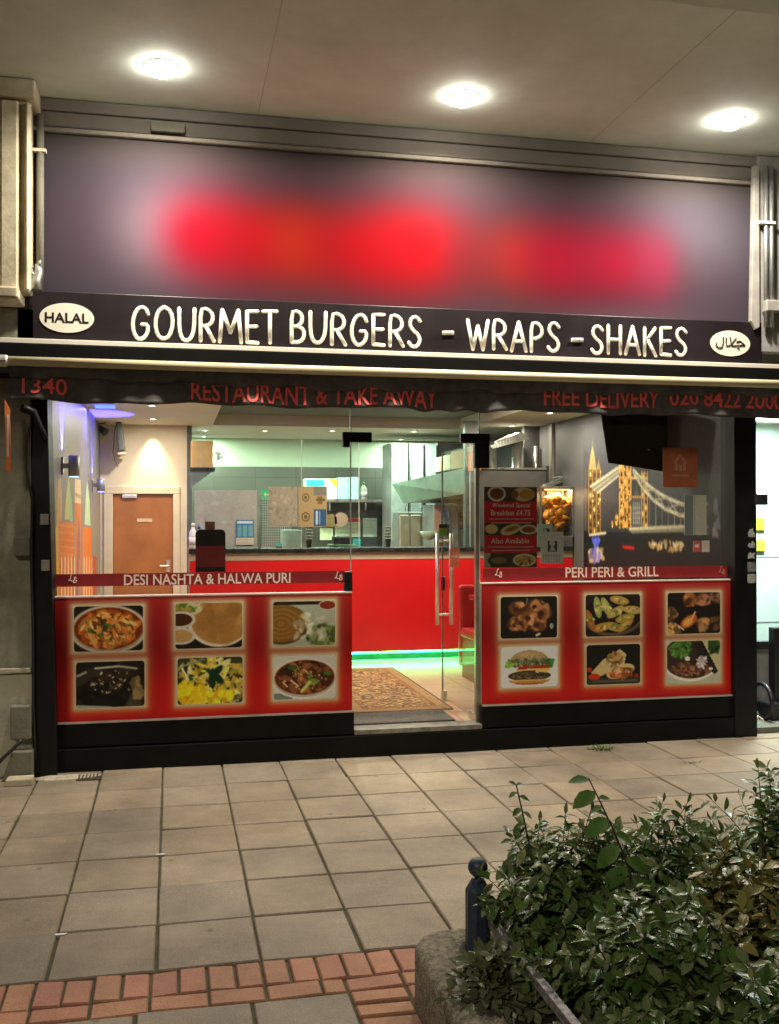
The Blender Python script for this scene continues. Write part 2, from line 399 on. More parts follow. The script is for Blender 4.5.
# interior door
idr = thing('interior_door', 'brown wooden door with small name plate in cream frame at the back of the shop', 'door', ((dx0+dx1)/2, BW, FLZ))
obj('door_leaf', B(dx0+.004, dx1-.004, BW+.02, BW+.06, FLZ+.01, dzt-.004), mat('brown_veneer', (.45, .17, .05), .4, var=.12, scale=3), idr)
fr = MB(); fx0, fx1 = at(103.5, 560, BW-.03).x, at(180, 560, BW-.03).x; fz = at(143, 486, BW-.03).z
fr.box(fx0, dx0, BW-.03, BW+.07, FLZ, dzt); fr.box(dx1, fx1, BW-.03, BW+.07, FLZ, dzt); fr.box(fx0, fx1, BW-.03, BW+.07, dzt, fz)
obj('door_frame', fr, mat('cream_gloss', (.72, .62, .44), .35, var=.04), idr, bev=.008)
obj('name_plate', B(*pbox(137, 518.5, 152, 522, BW+.012, .007)), mat('brass_plate', (.75, .55, .3), .35), idr)
obj('door_closer', B(*pbox(122, 494.5, 137, 498, BW-.02, .035)), M_chrome, idr, bev=.005)
hp = pbox(166.5, 560, 170, 572, BW+.008, .012)
hm = B(*hp); hm.tube([(hp[0]+.02, BW+.01, hp[4]+.08), (hp[0]+.02, BW-.04, hp[4]+.08), (hp[0]-.08, BW-.04, hp[4]+.08)], .01)
obj('handle', hm, M_chrome, idr)

# ------------------------------------------------------------------ downlights
def downlight(name, x, y, z, r, strength, label, grp, col=(1, .93, .8)):
    t = thing(name, label, 'ceiling light', (x, y, z), grp)
    obj('rim', MB().lathe([(r*.8, -.001), (r*1.25, -.001), (r*1.3, -.006), (r*1.2, -.012), (r*.85, -.010), (r*.8, -.004)], (x, y, z), 'z', 24), M_white, t, smooth=True)
    obj('lamp_lens', MB().lathe([(r*.8, -.004), (r*.5, -.008), (.002, -.009)], (x, y, z), 'z', 24), emis('lens_%s_%g' % (grp[:6], strength), col, strength), t, smooth=True)
    return t
def canopy_lamp(x, y, z, label):
    t = thing('canopy_lamp', label, 'ceiling light', (x, y, z), 'round lamps under the canopy')
    obj('rim', MB().lathe([(.085, -.0005), (.112, -.0005), (.112, -.003), (.109, -.006), (.095, -.006), (.088, -.004)], (x, y, z), 'z', 32), M_white, t, smooth=True)
    obj('lamp_dome', MB().lathe([(.086, -.003), (.088, -.022), (.082, -.042), (.062, -.058), (.034, -.066), (.002, -.069)], (x, y, z), 'z', 32), emis('dome_glow', (1, .95, .82), 62), t, smooth=True)
    return t
def area(name, loc, size, power, col=(1, 1, 1), rot=(0, 0, 0), shape='DISK', sy=None, spread=180, parent=None):
    d = bpy.data.lights.new(name, 'AREA'); d.shape = shape; d.size = size; d.energy = power; d.color = col; d.spread = R(spread)
    if sy: d.size_y = sy
    o = bpy.data.objects.new(name, d); COL.objects.link(o); o.location = loc; o.rotation_euler = rot
    if parent is not None: o.parent = parent; o.matrix_parent_inverse = Matrix.Translation(-parent.location)
    return o
def spot(name, loc, to, power, ang, col, blend=.6, rad=.03, parent=None):
    d = bpy.data.lights.new(name, 'SPOT'); d.energy = power; d.spot_size = R(ang); d.spot_blend = blend; d.color = col; d.shadow_soft_size = rad
    o = bpy.data.objects.new(name, d); COL.objects.link(o); o.location = loc
    o.rotation_euler = (Vector(to)-Vector(loc)).to_track_quat('-Z', 'Y').to_euler()
    if parent is not None: o.parent = parent; o.matrix_parent_inverse = Matrix.Translation(-parent.location)
    return o
# the three big canopy lamps
CANW = 72; WARM = (1, .91, .755)
for px, py, lb in ((161, 66, 'bright round canopy lamp above the left end of the blurred red sign'), (463, 96, 'bright round canopy lamp above the middle of the blurred red sign'), (730, 120, 'bright round canopy lamp above the right end of the blurred red sign')):
    p = atz(px, py, SOF); t = canopy_lamp(p.x, p.y, SOF, lb)
    area('canopy_light', (p.x, p.y, SOF-.09), .16, CANW, WARM, spread=165, parent=t)
# little ceiling downlights of the shop
MINT = (.80, 1, .78); TUN = (1, .90, .70)
for px, py, lb, pw, cl in ((152, 405, 'front left of the cream ceiling', 16, TUN), (153, 418.5, 'nearest the brown door', 20, TUN), (205, 430, 'left of the recess', 28, MINT), (204, 436, 'by the brown box shelf', 20, MINT), (265, 430.5, 'over the grey board', 34, MINT), (332, 430.5, 'just left of the black door fitting', 34, MINT), (414, 431, 'over the steel fridges', 34, MINT), (401, 439, 'over the kitchen shelf', 20, MINT), (550, 412.5, 'right of the doorway near the dark wall', 26, TUN), (512, 425.5, 'over the silver ducts', 14, TUN), (330, 398, 'in front of the recess above the rug', 48, TUN), (440, 407, 'behind the valance over the red counter', 52, TUN)):
    p = atz(px, py, CEZ)
    if rx0 < p.x < rx1 and ry0 < p.y < ry1: p.z = CEZ+.14
    t = downlight('downlight', p.x, p.y, p.z, .045, 22, 'small white round downlight '+lb, 'small downlights in the shop ceiling')
    area('downlight_light', (p.x, p.y, p.z-.02), .08, pw, cl, parent=t)
wp = at(153, 440, BW)
spot('door_wash', (wp.x, BW-.14, CEZ-.02), (wp.x, BW-.03, 2.2), 80, 62, (1, .85, .5), .9)

# =================================================================== SHOPFRONT
xa, xb = at(54, 650, -.05).x, at(352, 650, -.05).x      # left bay
xc, xd = at(481.5, 650, -.05).x, at(734, 650, -.05).x   # right bay
pl0, pl1 = at(34, 600, -.2).x, at(55, 650, -.2).x
pr0, pr1 = at(735, 600, -.12).x, at(757, 600, -.12).x
RZ = .335; KZ = .165
front = thing('shopfront', 'black framed glass shopfront with dark boarded base under the awning', 'shopfront', (1.8, 0, 0))
plt_ = at(47.5, 410, -.2)
obj('frame_post', MB().prism([(pl0, 0), (at(57, 765, -.2).x, 0), (plt_.x, plt_.z), (plt_.x, 3.0), (pl0-.03, 3.0)], 'y', -.2, .1), M_black, front, bev=.006)
obj('frame_post', B(pr0, pr1, -.12, .1, 0, 3.0), M_black, front, bev=.006)
m = MB(); m.box(xa-.02, xd+.04, -.11, -.02, 0, KZ-.004); obj('kick_board', m, M_blackwood, front, bev=.006)
obj('stall_riser', B(xa-.02, xb+.01, -.085, -.02, KZ+.004, RZ), M_blackwood, front, bev=.005)
obj('stall_riser', B(xc-.01, xd+.04, -.085, -.02, KZ+.004, RZ), M_blackwood, front, bev=.005)
obj('threshold', B(xb+.01, xc-.01, -.10, .06, KZ, FLZ+.003), mat('worn_threshold', (.25, .23, .19), .6, var=.3, scale=12), front, bev=.004)
M_trim = mat('aluminium_trim', (.62, .58, .52), .4, metal=.6)
for a, b in ((xa, xb), (xc, xd)):
    obj('aluminium_trim', B(a, b, -.088, -.05, RZ+.001, RZ+.011), M_trim, front)
HZ = at(415, 442, .02).z
gz = 1.16
obj('window_pane', B(pl0+.01, xb, .0, .012, gz, 2.96), M_pane, front)
obj('window_pane', B(xc, xd+.02, .0, .012, gz, 2.96), M_pane, front)
obj('overpanel_pane', B(xb+.004, xc-.004, .0, .012, HZ, 2.96), M_pane, front)
# glass edges
m = MB(); 
for q in (xb, xc): m.box(q-.004, q+.004, -.006, .018, RZ, 2.96)
m.box(xb, xc, -.004, .016, HZ-.006, HZ)
obj('glass_edge', m, mat('green_glass_edge', (.42, .47, .42), .25), front)
def fit(name, boxes, mt=M_black, par=front, label=None):
    m = MB()
    for q in boxes: m.box(*q)
    return obj(name, m, mt, par, bev=.004, label=label)
fit('patch_fitting', [pbox(343, 432, 372, 442, -.022, .056), pbox(343.5, 441, 350, 447, -.02, .052)])
fit('patch_fitting', [pbox(461, 433.5, 490, 443, -.022, .056), pbox(475, 443, 489.5, 468, -.02, .052)])
fit('patch_fitting', [pbox(345, 572, 352.5, 592, -.03, .07)])
obj('door_rail', B(xc-.035, xc-.008, -.015, .03, FLZ, HZ), mat('anodised_steel', (.5, .47, .42), .32, metal=.9), front, bev=.003)
# inner sills of the bays
obj('window_sill', B(xa, xb, .02, .30, gz-.02, gz+.015), M_white, front, bev=.004)
obj('window_sill', B(xc, xd, .02, .30, gz-.02, gz+.015), mat('red_sill_laminate', (.55, .03, .03), .2), front, bev=.004)
obj('inner_board', B(xa, xb, .0, .02, FLZ, gz-.03), M_beige, front); obj('inner_board', B(xc, xd, .0, .02, FLZ, gz-.03), M_beige, front)

# ------------------------------------------------------------------ printed food panels
M_print = print_mat('satin_print', .32)
M_gprint = print_mat('gloss_print', .4)
def curry(p, broth, cols, rim=(205, 190, 165), bg=(40, 36, 30), n=120, y=.5, ry=.47, rx=.5, greens=8):
    p.ell(.5, y+.02, rx+.06, ry+.07, rim, .06); p.ell(.5, y+.035, rx+.01, ry+.02, [c*.8 for c in rim], .05)
    k = p.ell(.5, y, rx, ry, broth, .06)
    p.chunks(n, cols, .06, (.5, y, rx*.8, ry*.78), 1.8, k); p.chunks(greens, [(70, 105, 40), (110, 140, 60), (40, 75, 30)], .06, (.55, y-.02, .3, .25), 2, k)
    p.chunks(40, [(240, 190, 120), (255, 220, 170)], .014, (.5, y, rx*.75, ry*.7), 1.5, k, .6)
def food(i):
    p = Pic(96, 66, (34, 30, 26))
    if i == 0:
        curry(p, (120, 48, 14), [(205, 110, 40), (220, 140, 60), (150, 70, 25), (190, 120, 60)], n=150); p.chunks(5, [(44, 70, 38)], .06, (.38, .42, .05, .14), 2); p.chunks(110, [(214, 150, 70), (200, 110, 50), (120, 56, 24), (230, 180, 110)], .026, (.5, .5, .38, .34), 3)
    elif i == 1:
        p.chunks(170, [(28, 22, 18), (48, 36, 28), (62, 48, 34), (20, 18, 16), (70, 66, 50)], .1, (.5, .58, .52, .42), 1.7)
        p.line(.28, .14, .62, .11, .03, (190, 185, 165)); p.line(.62, .11, .88, .17, .03, (170, 165, 150)); p.line(.02, .3, .14, .22, .035, (150, 150, 130))
        p.line(.02, .97, .5, 1.02, .05, (150, 165, 150)); p.chunks(30, [(210, 200, 170)], .015, (.55, .45, .35, .25), 2, None, .7); p.chunks(14, [(130, 110, 70)], .05, (.88, .6, .08, .2))
    elif i == 2:
        p.ell(.66, .42, .48, .56, (225, 215, 195), .05); p.ell(.68, .4, .45, .52, (178, 132, 70), .08); p.chunks(70, [(200, 150, 80), (160, 110, 55), (150, 105, 52)], .12, (.7, .4, .36, .4), 1.5, None, .25)
        p.ell(.12, .12, .28, .16, (200, 190, 150), .08); p.chunks(20, [(170, 150, 60), (110, 130, 60)], .05, (.14, .1, .2, .1))
        for yy, c in ((.36, (70, 40, 24)), (.72, (190, 150, 90))):
            p.ell(.08, yy, .22, .19, (205, 195, 180), .06); p.ell(.07, yy, .18, .14, c, .1)
    elif i == 3:
        p.c[:] = np.array((60, 66, 40))/255
        p.chunks(420, [(215, 190, 80), (235, 200, 60), (190, 160, 60), (230, 215, 150), (60, 70, 35), (40, 44, 26)], .035, (.5, .55, .55, .55), 3)
        p.chunks(70, [(235, 190, 30)], .06, (.2, .75, .22, .2), 1.5); p.chunks(60, [(240, 200, 40)], .05, (.6, .85, .25, .13), 1.6)
        for a in (-.6, .5, 1.2): p.ell(.5+.1*math.cos(a), .38+.08*math.sin(a), .15, .08, (22, 52, 30), .2, a*1.3)
        p.line(.02, .2, .4, .03, .03, (140, 160, 150), .7)
    elif i == 4:
        p.c[:] = np.array((168, 172, 150))/255; p.rect(0, 0, 1, .08, (40, 34, 26))
        p.ell(.14, .52, .43, .44, (60, 45, 25), .1); p.ell(.13, .5, .41, .42, (140, 100, 48), .1)
        for k in range(8): p.ell(.13, .5, .38-.045*k, .39-.047*k, ((128, 90, 42), (150, 108, 54))[k % 2], .12)
        p.ell(.88, .1, .15, .11, (190, 180, 160), .1); p.ell(.88, .1, .13, .09, (130, 48, 30), .1)
        p.chunks(60, [(90, 110, 50), (150, 160, 100), (60, 70, 36)], .06, (.8, .78, .2, .2)); p.chunks(30, [(205, 205, 180)], .05, (.6, .6, .3, .3), 2, None, .5)
    elif i == 5:
        p.c[:] = np.array((205, 205, 195))/255; p.rect(0, .85, .3, 1, (120, 130, 120))
        curry(p, (105, 42, 18), [(120, 72, 40), (80, 46, 28), (150, 95, 55), (60, 32, 20)], rim=(222, 212, 196), n=150, y=.5, ry=.4, rx=.48, greens=4)
        p.ell(.3, .27, .08, .06, (60, 90, 40)); p.ell(.87, .42, .07, .05, (70, 110, 40)); p.line(.45, .82, .58, .62, .05, (190, 200, 110)); p.line(.15, .6, .22, .7, .02, (220, 190, 160)); p.line(.28, .56, .4, .7, .02, (220, 190, 160))
    elif i == 6:
        for (x, yy) in ((.3, .28), (.63, .24), (.28, .66), (.66, .68), (.75, .4), (.4, .62), (.5, .5)):
            p.ell(x, yy, .15, .17, (120, 78, 50), .5); p.chunks(16, [(150, 100, 62), (90, 52, 36), (175, 125, 80)], .06, (x, yy, .11, .13), 1.6)
            p.ell(x-.03, yy+.02, .05, .06, (70, 40, 28), .5)
        p.ell(.9, .72, .03, .07, (150, 160, 150)); p.ell(.66, .92, .05, .03, (205, 190, 170), .2, -.4); p.line(.47, .05, .45, .2, .02, (120, 110, 100))
    elif i == 7:
        p.c[:] = np.array((226, 232, 226))/255
        bun = p.emask(.5, .36, .34, .27)*(p.v < .36); p.blend(bun, (178, 150, 104)); p.ell(.46, .2, .2, .07, (196, 172, 128), .6, 0, .8, bun); p.chunks(50, [(232, 214, 170), (150, 120, 76)], .009, (.5, .24, .2, .1), 1.6, bun, .8)
        let = ((np.abs(p.u-.5) < .38) & (p.v > .31+.02*np.sin(p.u*40)) & (p.v < .49+.02*np.sin(p.u*31))).astype(float)
        p.blend(let, (92, 112, 66)); p.chunks(170, [(58, 84, 40), (120, 140, 86), (84, 96, 62), (150, 160, 120), (110, 86, 80)], .022, (.5, .4, .34, .1), 2, let); p.chunks(10, [(130, 176, 66)], .035, (.14, .44, .06, .05), 1.6); p.chunks(14, [(64, 110, 52), (80, 128, 60)], .04, (.86, .42, .06, .09), 1.6)
        p.poly([(.3, .49), (.84, .46), (.85, .54), (.28, .56)], (176, 52, 36)); p.chunks(14, [(206, 84, 60), (150, 36, 28)], .02, (.56, .51, .26, .03), 3)
        p.poly([(.27, .565), (.86, .54), (.86, .6), (.76, .7), (.62, .62), (.28, .64)], (226, 192, 104))
        pat = p.emask(.5, .72, .38, .13); p.blend(pat*(1-((p.u > .6) & (p.v < .66))), (74, 58, 42)); p.chunks(130, [(96, 80, 58), (46, 36, 28), (80, 88, 54), (120, 104, 80)], .02, (.5, .73, .33, .1), 1.8, pat*(p.v > .64))
        bb = p.emask(.5, .8, .38, .15)*(p.v > .82); p.blend(bb, (204, 140, 72)); p.line(.2, .83, .8, .83, .02, (228, 190, 120)); p.line(.26, .91, .74, .91, .02, (160, 96, 44))
    elif i == 8:
        p.c[:] = np.array((44, 34, 36))/255; p.ell(.5, .5, .56, .5, (96, 80, 66), .06); p.ell(.5, .46, .54, .46, (36, 28, 28), .06)
        for (x, yy, a, c) in ((.22, .3, 1.4, (150, 156, 86)), (.38, .3, 1.1, (160, 160, 90)), (.62, .14, .2, (170, 140, 70)), (.55, .42, -.5, (168, 150, 84)), (.86, .38, .1, (176, 150, 84)), (.72, .58, -.2, (160, 140, 70)), (.3, .78, -.2, (180, 130, 60)), (.52, .78, .3, (176, 140, 66)), (.72, .74, -.6, (170, 130, 64)), (.08, .6, 1.2, (150, 100, 50))):
            p.ell(x, yy, .18, .1, c, .12, a); p.ell(x, yy, .12, .05, [q*1.15 for q in c], .4, a); p.chunks(6, [(110, 120, 60), (200, 180, 120)], .025, (x, yy, .1, .06), 2)
    elif i == 9:
        p.c[:] = np.array((30, 28, 26))/255; p.rect(0, .84, 1, 1, (58, 56, 46)); p.rect(.1, .9, .95, .95, (90, 86, 72))
        p.poly([(.08, .7), (.3, .38), (.62, .12), (.74, .25), (.7, .5), (.25, .8)], (204, 184, 130)); p.chunks(50, [(120, 86, 50), (226, 208, 160), (160, 120, 70)], .035, (.52, .38, .14, .16), 2)
        p.ell(.63, .68, .27, .17, (212, 190, 138), .1, -.25); p.ell(.65, .72, .22, .12, (110, 80, 48), .15, -.2); p.chunks(60, [(212, 186, 140), (150, 110, 64), (180, 90, 50)], .04, (.65, .72, .2, .11), 1.8)
        p.ell(.14, .8, .11, .08, (196, 54, 30), .2); p.ell(.05, .62, .05, .06, (190, 40, 40), .2); p.ell(.93, .8, .04, .05, (170, 40, 40), .3)
    elif i == 10:
        for (x, yy, c) in ((.42, .15, (150, 96, 56)), (.68, .17, (140, 90, 70)), (.05, .5, (150, 110, 70)), (.1, .9, (186, 140, 84)), (.68, .78, (130, 96, 60)), (.94, .1, (100, 70, 56)), (.92, .78, (90, 66, 50))):
            p.ell(x, yy, .12, .15, c, .6); p.chunks(16, [c, [q*1.3 for q in c], [q*.6 for q in c]], .05, (x, yy, .1, .12))
        p.ell(.4, .7, .17, .13, (196, 96, 40), .2, -.5); p.ell(.38, .72, .1, .08, (226, 170, 90), .3, -.5); p.line(.52, .48, .45, .65, .03, (220, 170, 130)); p.line(.2, .8, .3, .9, .025, (220, 200, 170))
    else:
        p.c[:] = np.array((186, 188, 170))/255; p.ell(.45, .42, .56, .55, (228, 224, 210), .05); pl_ = p.ell(.46, .38, .53, .52, (60, 44, 40), .05)
        p.poly([(.66, 0), (1, 0), (1, .78), (.86, .55), (.74, .25)], (196, 186, 146)); p.chunks(40, [(60, 90, 46), (44, 70, 36)], .05, (.9, .12, .1, .13)); p.poly([(.52, .0), (.66, 0), (.96, .74), (.9, .82), (.6, .5)], (42, 34, 34))
        p.chunks(140, [(74, 120, 50), (110, 150, 76), (46, 80, 34), (90, 132, 60)], .03, (.26, .2, .2, .2), 1.8); p.chunks(190, [(124, 84, 60), (90, 56, 40), (156, 112, 82), (70, 44, 34)], .035, (.42, .68, .4, .15), 1.7, pl_)
        p.chunks(50, [(226, 218, 214), (196, 180, 188)], .02, (.64, .52, .09, .13), 3); p.ell(.38, .42, .05, .055, (224, 224, 218)); p.ell(.82, .68, .04, .03, (225, 225, 215))
    p.grain(.035); return p.c
def panel(x0, x1, z0, z1, photos, label, seed, dim):
    t = thing('food_poster', label, 'printed panel', ((x0+x1)/2, -.05, z0), 'red printed food panels below the shop windows')
    W, Hh = 300, 130
    U, V = np.meshgrid(np.linspace(x0, x1, W), np.linspace(z1, z0, Hh)); v = (z1-V)/(z1-z0)
    c = np.zeros((Hh, W, 3))
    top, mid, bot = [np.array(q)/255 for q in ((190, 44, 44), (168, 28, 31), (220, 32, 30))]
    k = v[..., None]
    c = np.where(k < .42, top+(mid-top)*(k/.42), mid+(bot-mid)*np.clip((k-.42)/.3, 0, 1))  # red print gradient; darker middle is partly a reflection put into the colour
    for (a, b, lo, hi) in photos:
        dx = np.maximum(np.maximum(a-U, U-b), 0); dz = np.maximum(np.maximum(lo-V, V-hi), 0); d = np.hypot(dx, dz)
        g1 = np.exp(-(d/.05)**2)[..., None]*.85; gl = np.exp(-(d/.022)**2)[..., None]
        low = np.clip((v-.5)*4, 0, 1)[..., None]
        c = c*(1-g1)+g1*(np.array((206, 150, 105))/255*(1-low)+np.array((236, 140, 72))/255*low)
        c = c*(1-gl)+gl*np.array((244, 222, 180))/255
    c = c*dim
    def fx(u, vv): return (x0+u*(x1-x0), -.052, z1-vv*(z1-z0))
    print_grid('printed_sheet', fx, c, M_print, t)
    obj('backing_board', B(x0, x1, -.05, -.02, z0, z1), M_beige, t)
    for i, (a, b, lo, hi) in enumerate(photos):
        img = food(seed+i)
        fr_ = MB(); rr = .022
        def rrect(a, b, lo, hi, r, n=5):
            o = []
            for (cx, cz, s) in ((b-r, hi-r, 0), (a+r, hi-r, 1), (a+r, lo+r, 2), (b-r, lo+r, 3)):
                for q in range(n+1):
                    th = (s+q/n)*math.pi/2; o.append((cx+r*math.cos(th), cz+r*math.sin(th)))
            return o
        e = .009
        fr_.prism(rrect(a-e, b+e, lo-e, hi+e, rr+e), 'y', -.0535, -.0525)
        f_ = obj('photo_frame', fr_, mat('pale_frame_print', s255(232, 214, 178), .4), t)
        h, wd, _ = img.shape; u, vq = np.meshgrid(np.linspace(a, b, wd), np.linspace(hi, lo, h))
        # rounded corners: pull the outer points onto the rounded outline
        def fp(uu, ww, a=a, b=b, lo=lo, hi=hi):
            X = a+uu*(b-a); Z = hi-ww*(hi-lo)
            cx = min(max(X, a+rr), b-rr); cz = min(max(Z, lo+rr), hi-rr); ddx, ddz = X-cx, Z-cz; mx = max(abs(ddx), abs(ddz)); L = math.hypot(ddx, ddz)
            if abs(ddx) > 1e-9 and abs(ddz) > 1e-9: X, Z = cx+ddx/L*mx, cz+ddz/L*mx
            return (X, -.0545, Z)
        print_grid('food_photo', fp, img*1.12, M_gprint, t)
    return t
def prect(px0, py0, px1, py1, Y=-.052):
    mx, my = (px0+px1)/2, (py0+py1)/2
    return (at(px0, my, Y).x, at(px1, my, Y).x, at(mx, py1, Y).z, at(mx, py0, Y).z)
PZ0, PZ1 = RZ+.013, at(200, 596, -.05).z
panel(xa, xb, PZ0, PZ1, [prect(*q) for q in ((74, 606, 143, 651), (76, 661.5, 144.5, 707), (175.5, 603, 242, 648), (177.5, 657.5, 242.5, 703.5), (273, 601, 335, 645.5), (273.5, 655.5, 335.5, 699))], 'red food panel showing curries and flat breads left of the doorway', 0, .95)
PZ2 = at(600, 582.5, -.05).z
ph = [prect(*q) for q in ((500.5, 596.5, 557, 638), (501, 646.5, 557.5, 687), (585.5, 594.5, 640, 636), (586.5, 644.5, 640, 684), (667.5, 592.5, 720, 633.5), (667, 641, 720, 682.5))]
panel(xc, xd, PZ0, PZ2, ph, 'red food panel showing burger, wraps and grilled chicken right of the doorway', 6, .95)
obj('top_trim', B(xa, xb, -.056, .0, PZ1+.001, PZ1+.014), mat('pink_white_trim', (.8, .66, .58), .35), front, bev=.003)
obj('top_trim', B(xc, xd, -.056, .0, PZ2+.001, PZ2+.012), mat('pink_white_trim', (.8, .66, .58), .35), front, bev=.003)

# lettered strips on the glass
M_maroon = mat('maroon_vinyl', (.26, .022, .024), .35, var=.06)
M_strip = mat('strip_lettering', s255(238, 214, 200), .45, var=.03)
def script_LB(px, py, s, Y, par, mt):
    c = at(px, py, Y); k = s
    mb = MB(); yy = Y-.0035
    def P(x, z): return (c.x+x*k, yy, c.z+z*k)
    mb.tube([P(*q) for q in ((.1, .9), (.02, 1), (-.1, .8), (-.22, .3), (-.35, 0), (-.5, -.05), (-.45, .1), (-.25, .05), (.05, -.12), (.2, -.05))], .0032, 5)
    mb.tube([P(*q) for q in ((.38, .45), (.3, .1), (.2, -.3))], .003, 5)
    mb.tube([P(*q) for q in ((.25, .35), (.5, .5), (.62, .3), (.4, .1), (.66, 0), (.55, -.3), (.2, -.3))], .003, 5)
    return obj('monogram', mb, mt, par)
def strip(p0, p1, y0l, y1l, y0r, y1r, words, wpx, wpy, lbs, label):
    Y = -.004; m_ = (p0+p1)/2; z1 = at(m_, (y0l+y0r)/2, Y).z; z0 = at(m_, (y1l+y1r)/2, Y).z
    t = thing('window_strip', label, 'window sign', (at(m_, y1l, Y).x, Y, z0), 'maroon lettered strips along the window glass')
    obj('strip_vinyl', B(at(p0, y0l, Y).x, at(p1, y0r, Y).x, Y-.002, Y, z0, z1), M_maroon, t)
    obj('lettering', text_px(words, wpx[0], wpx[1], wpy[0], wpy[1], Y-.0025, .012, .002), M_strip, t)
    for (x_, y_, mt) in lbs: script_LB(x_, y_, .05, Y, t, mt)
strip(53, 344.5, 573, 586, 572, 583.5, 'DESI NASHTA & HALWA PURI', (124, 290.5), (573.6, 584.2), ((72, 580.5, M_strip), (338, 578, M_strip)), 'maroon glass strip reading DESI NASHTA & HALWA PURI')
strip(483, 733, 568.5, 579.5, 565.5, 577.5, 'PERI PERI & GRILL', (565.5, 658.5), (566.8, 577), ((498, 575, M_strip), (721.5, 572, mat('faded_monogram', (.5, .16, .15), .5))), 'maroon glass strip reading PERI PERI & GRILL')

# =================================================================== SIGNS ABOVE
# the large sign: printed soft-edged red and grey graphic
def smooth(a, b, x): t = np.clip((x-a)/(b-a), 0, 1); return t*t*(3-2*t)
us = thing('upper_sign', 'large grey sign board with a soft blurred band of red and orange under the canopy', 'shop sign', (1.8, -.03, 3.45))
ux0, ux1 = at(36, 230, -.03).x, at(756, 250, -.03).x; uz0, uz1 = 3.40, SOF-.25
W, Hh = 260, 90
U, V = np.meshgrid(np.linspace(0, 1, W), np.linspace(0, 1, Hh))
c = np.zeros((Hh, W, 3)); c[:] = np.array((92, 90, 106))/255
def bl(c, mk, col): k = np.clip(mk, 0, 1)[..., None]; return c*(1-k)+np.array(col)/255*k
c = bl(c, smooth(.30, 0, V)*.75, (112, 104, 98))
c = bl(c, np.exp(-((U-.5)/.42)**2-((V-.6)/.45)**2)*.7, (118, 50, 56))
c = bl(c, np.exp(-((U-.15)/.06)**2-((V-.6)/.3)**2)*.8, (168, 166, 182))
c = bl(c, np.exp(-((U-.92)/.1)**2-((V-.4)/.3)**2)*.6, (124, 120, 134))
gv = lambda vc, sv: np.exp(-(np.abs(V-vc)/sv)**2.1)
for (uu, su, vc, sv, col, a_) in ((.235, .05, .60, .27, (206, 20, 48), .95), (.31, .06, .6, .27, (212, 22, 34), .95), (.36, .035, .6, .22, (222, 66, 36), .9), (.44, .07, .62, .28, (214, 24, 34), 1), (.515, .06, .62, .28, (210, 22, 34), 1), (.60, .035, .64, .2, (150, 44, 52), .7), (.66, .035, .62, .24, (206, 56, 46), .8), (.72, .05, .62, .27, (206, 28, 56), .95), (.80, .06, .62, .27, (204, 34, 66), .95), (.865, .03, .64, .24, (184, 58, 92), .8)):
    c = bl(c, np.exp(-(np.abs(U-uu+.028)/(su*1.2))**2.1)*gv(vc, sv)*a_, col)
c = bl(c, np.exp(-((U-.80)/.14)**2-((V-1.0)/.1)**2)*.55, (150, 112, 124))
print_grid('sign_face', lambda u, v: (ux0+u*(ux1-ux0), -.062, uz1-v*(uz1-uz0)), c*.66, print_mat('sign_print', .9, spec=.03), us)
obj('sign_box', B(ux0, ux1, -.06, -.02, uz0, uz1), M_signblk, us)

fs = thing('fascia_sign', 'black fascia board reading GOURMET BURGERS - WRAPS - SHAKES between two white halal ovals', 'shop sign', (1.8, -.1, 3.05))
SY = -.12
sx0, sx1 = at(17, 318, SY).x, at(762, 345, SY).x; sz0, sz1 = at(390, 352, SY).z, at(390, 306, SY).z
obj('board', B(sx0, sx1, SY, -.02, sz0, sz1), M_signblk, fs, bev=.004)
G = {
 'G': (.86, [[(.92,.78),(.8,.95),(.55,1),(.25,.88),(.05,.55),(.1,.2),(.35,0),(.65,.02),(.9,.2),(.92,.45),(.58,.45)]]),
 'O': (.95, [[(.5,1),(.2,.88),(.03,.5),(.15,.12),(.45,0),(.78,.1),(.97,.5),(.85,.88),(.5,1)]]),
 'U': (.8, [[(.03,1),(.03,.35),(.18,.08),(.45,0),(.75,.08),(.95,.38),(.97,1)]]),
 'R': (.72, [[(.05,0),(.05,.98),(.5,1),(.88,.85),(.88,.6),(.55,.47),(.08,.45)],[(.4,.46),(.97,0)]]),
 'M': (1.12, [[(.02,0),(.14,1),(.5,.3),(.86,1),(.98,0)]]),
 'E': (.6, [[(.95,1),(.06,.98),(.06,.02),(.95,0)],[(.08,.5),(.85,.52)]]),
 'T': (.72, [[(.02,.98),(.98,1)],[(.5,.98),(.5,0)]]),
 'B': (.68, [[(.05,0),(.05,.98),(.5,1),(.8,.88),(.78,.65),(.5,.52),(.1,.5)],[(.5,.52),(.9,.42),(.95,.2),(.7,.02),(.05,0)]]),
 'S': (.66, [[(.92,.85),(.65,1),(.25,.96),(.1,.75),(.35,.55),(.75,.42),(.93,.22),(.7,.02),(.3,0),(.05,.14)]]),
 'W': (1.1, [[(.02,1),(.26,0),(.5,.8),(.74,0),(.98,1)]]),
 'A': (.8, [[(.02,0),(.5,1),(.98,0)],[(.2,.33),(.8,.33)]]),
 'P': (.66, [[(.05,0),(.05,.98),(.55,1),(.92,.82),(.9,.58),(.5,.45),(.08,.44)]]),
 'H': (.74, [[(.05,0),(.05,1)],[(.95,0),(.95,1)],[(.05,.5),(.95,.5)]]),
 'K': (.68, [[(.05,0),(.05,1)],[(.9,1),(.08,.46)],[(.3,.58),(.95,0)]]),
}
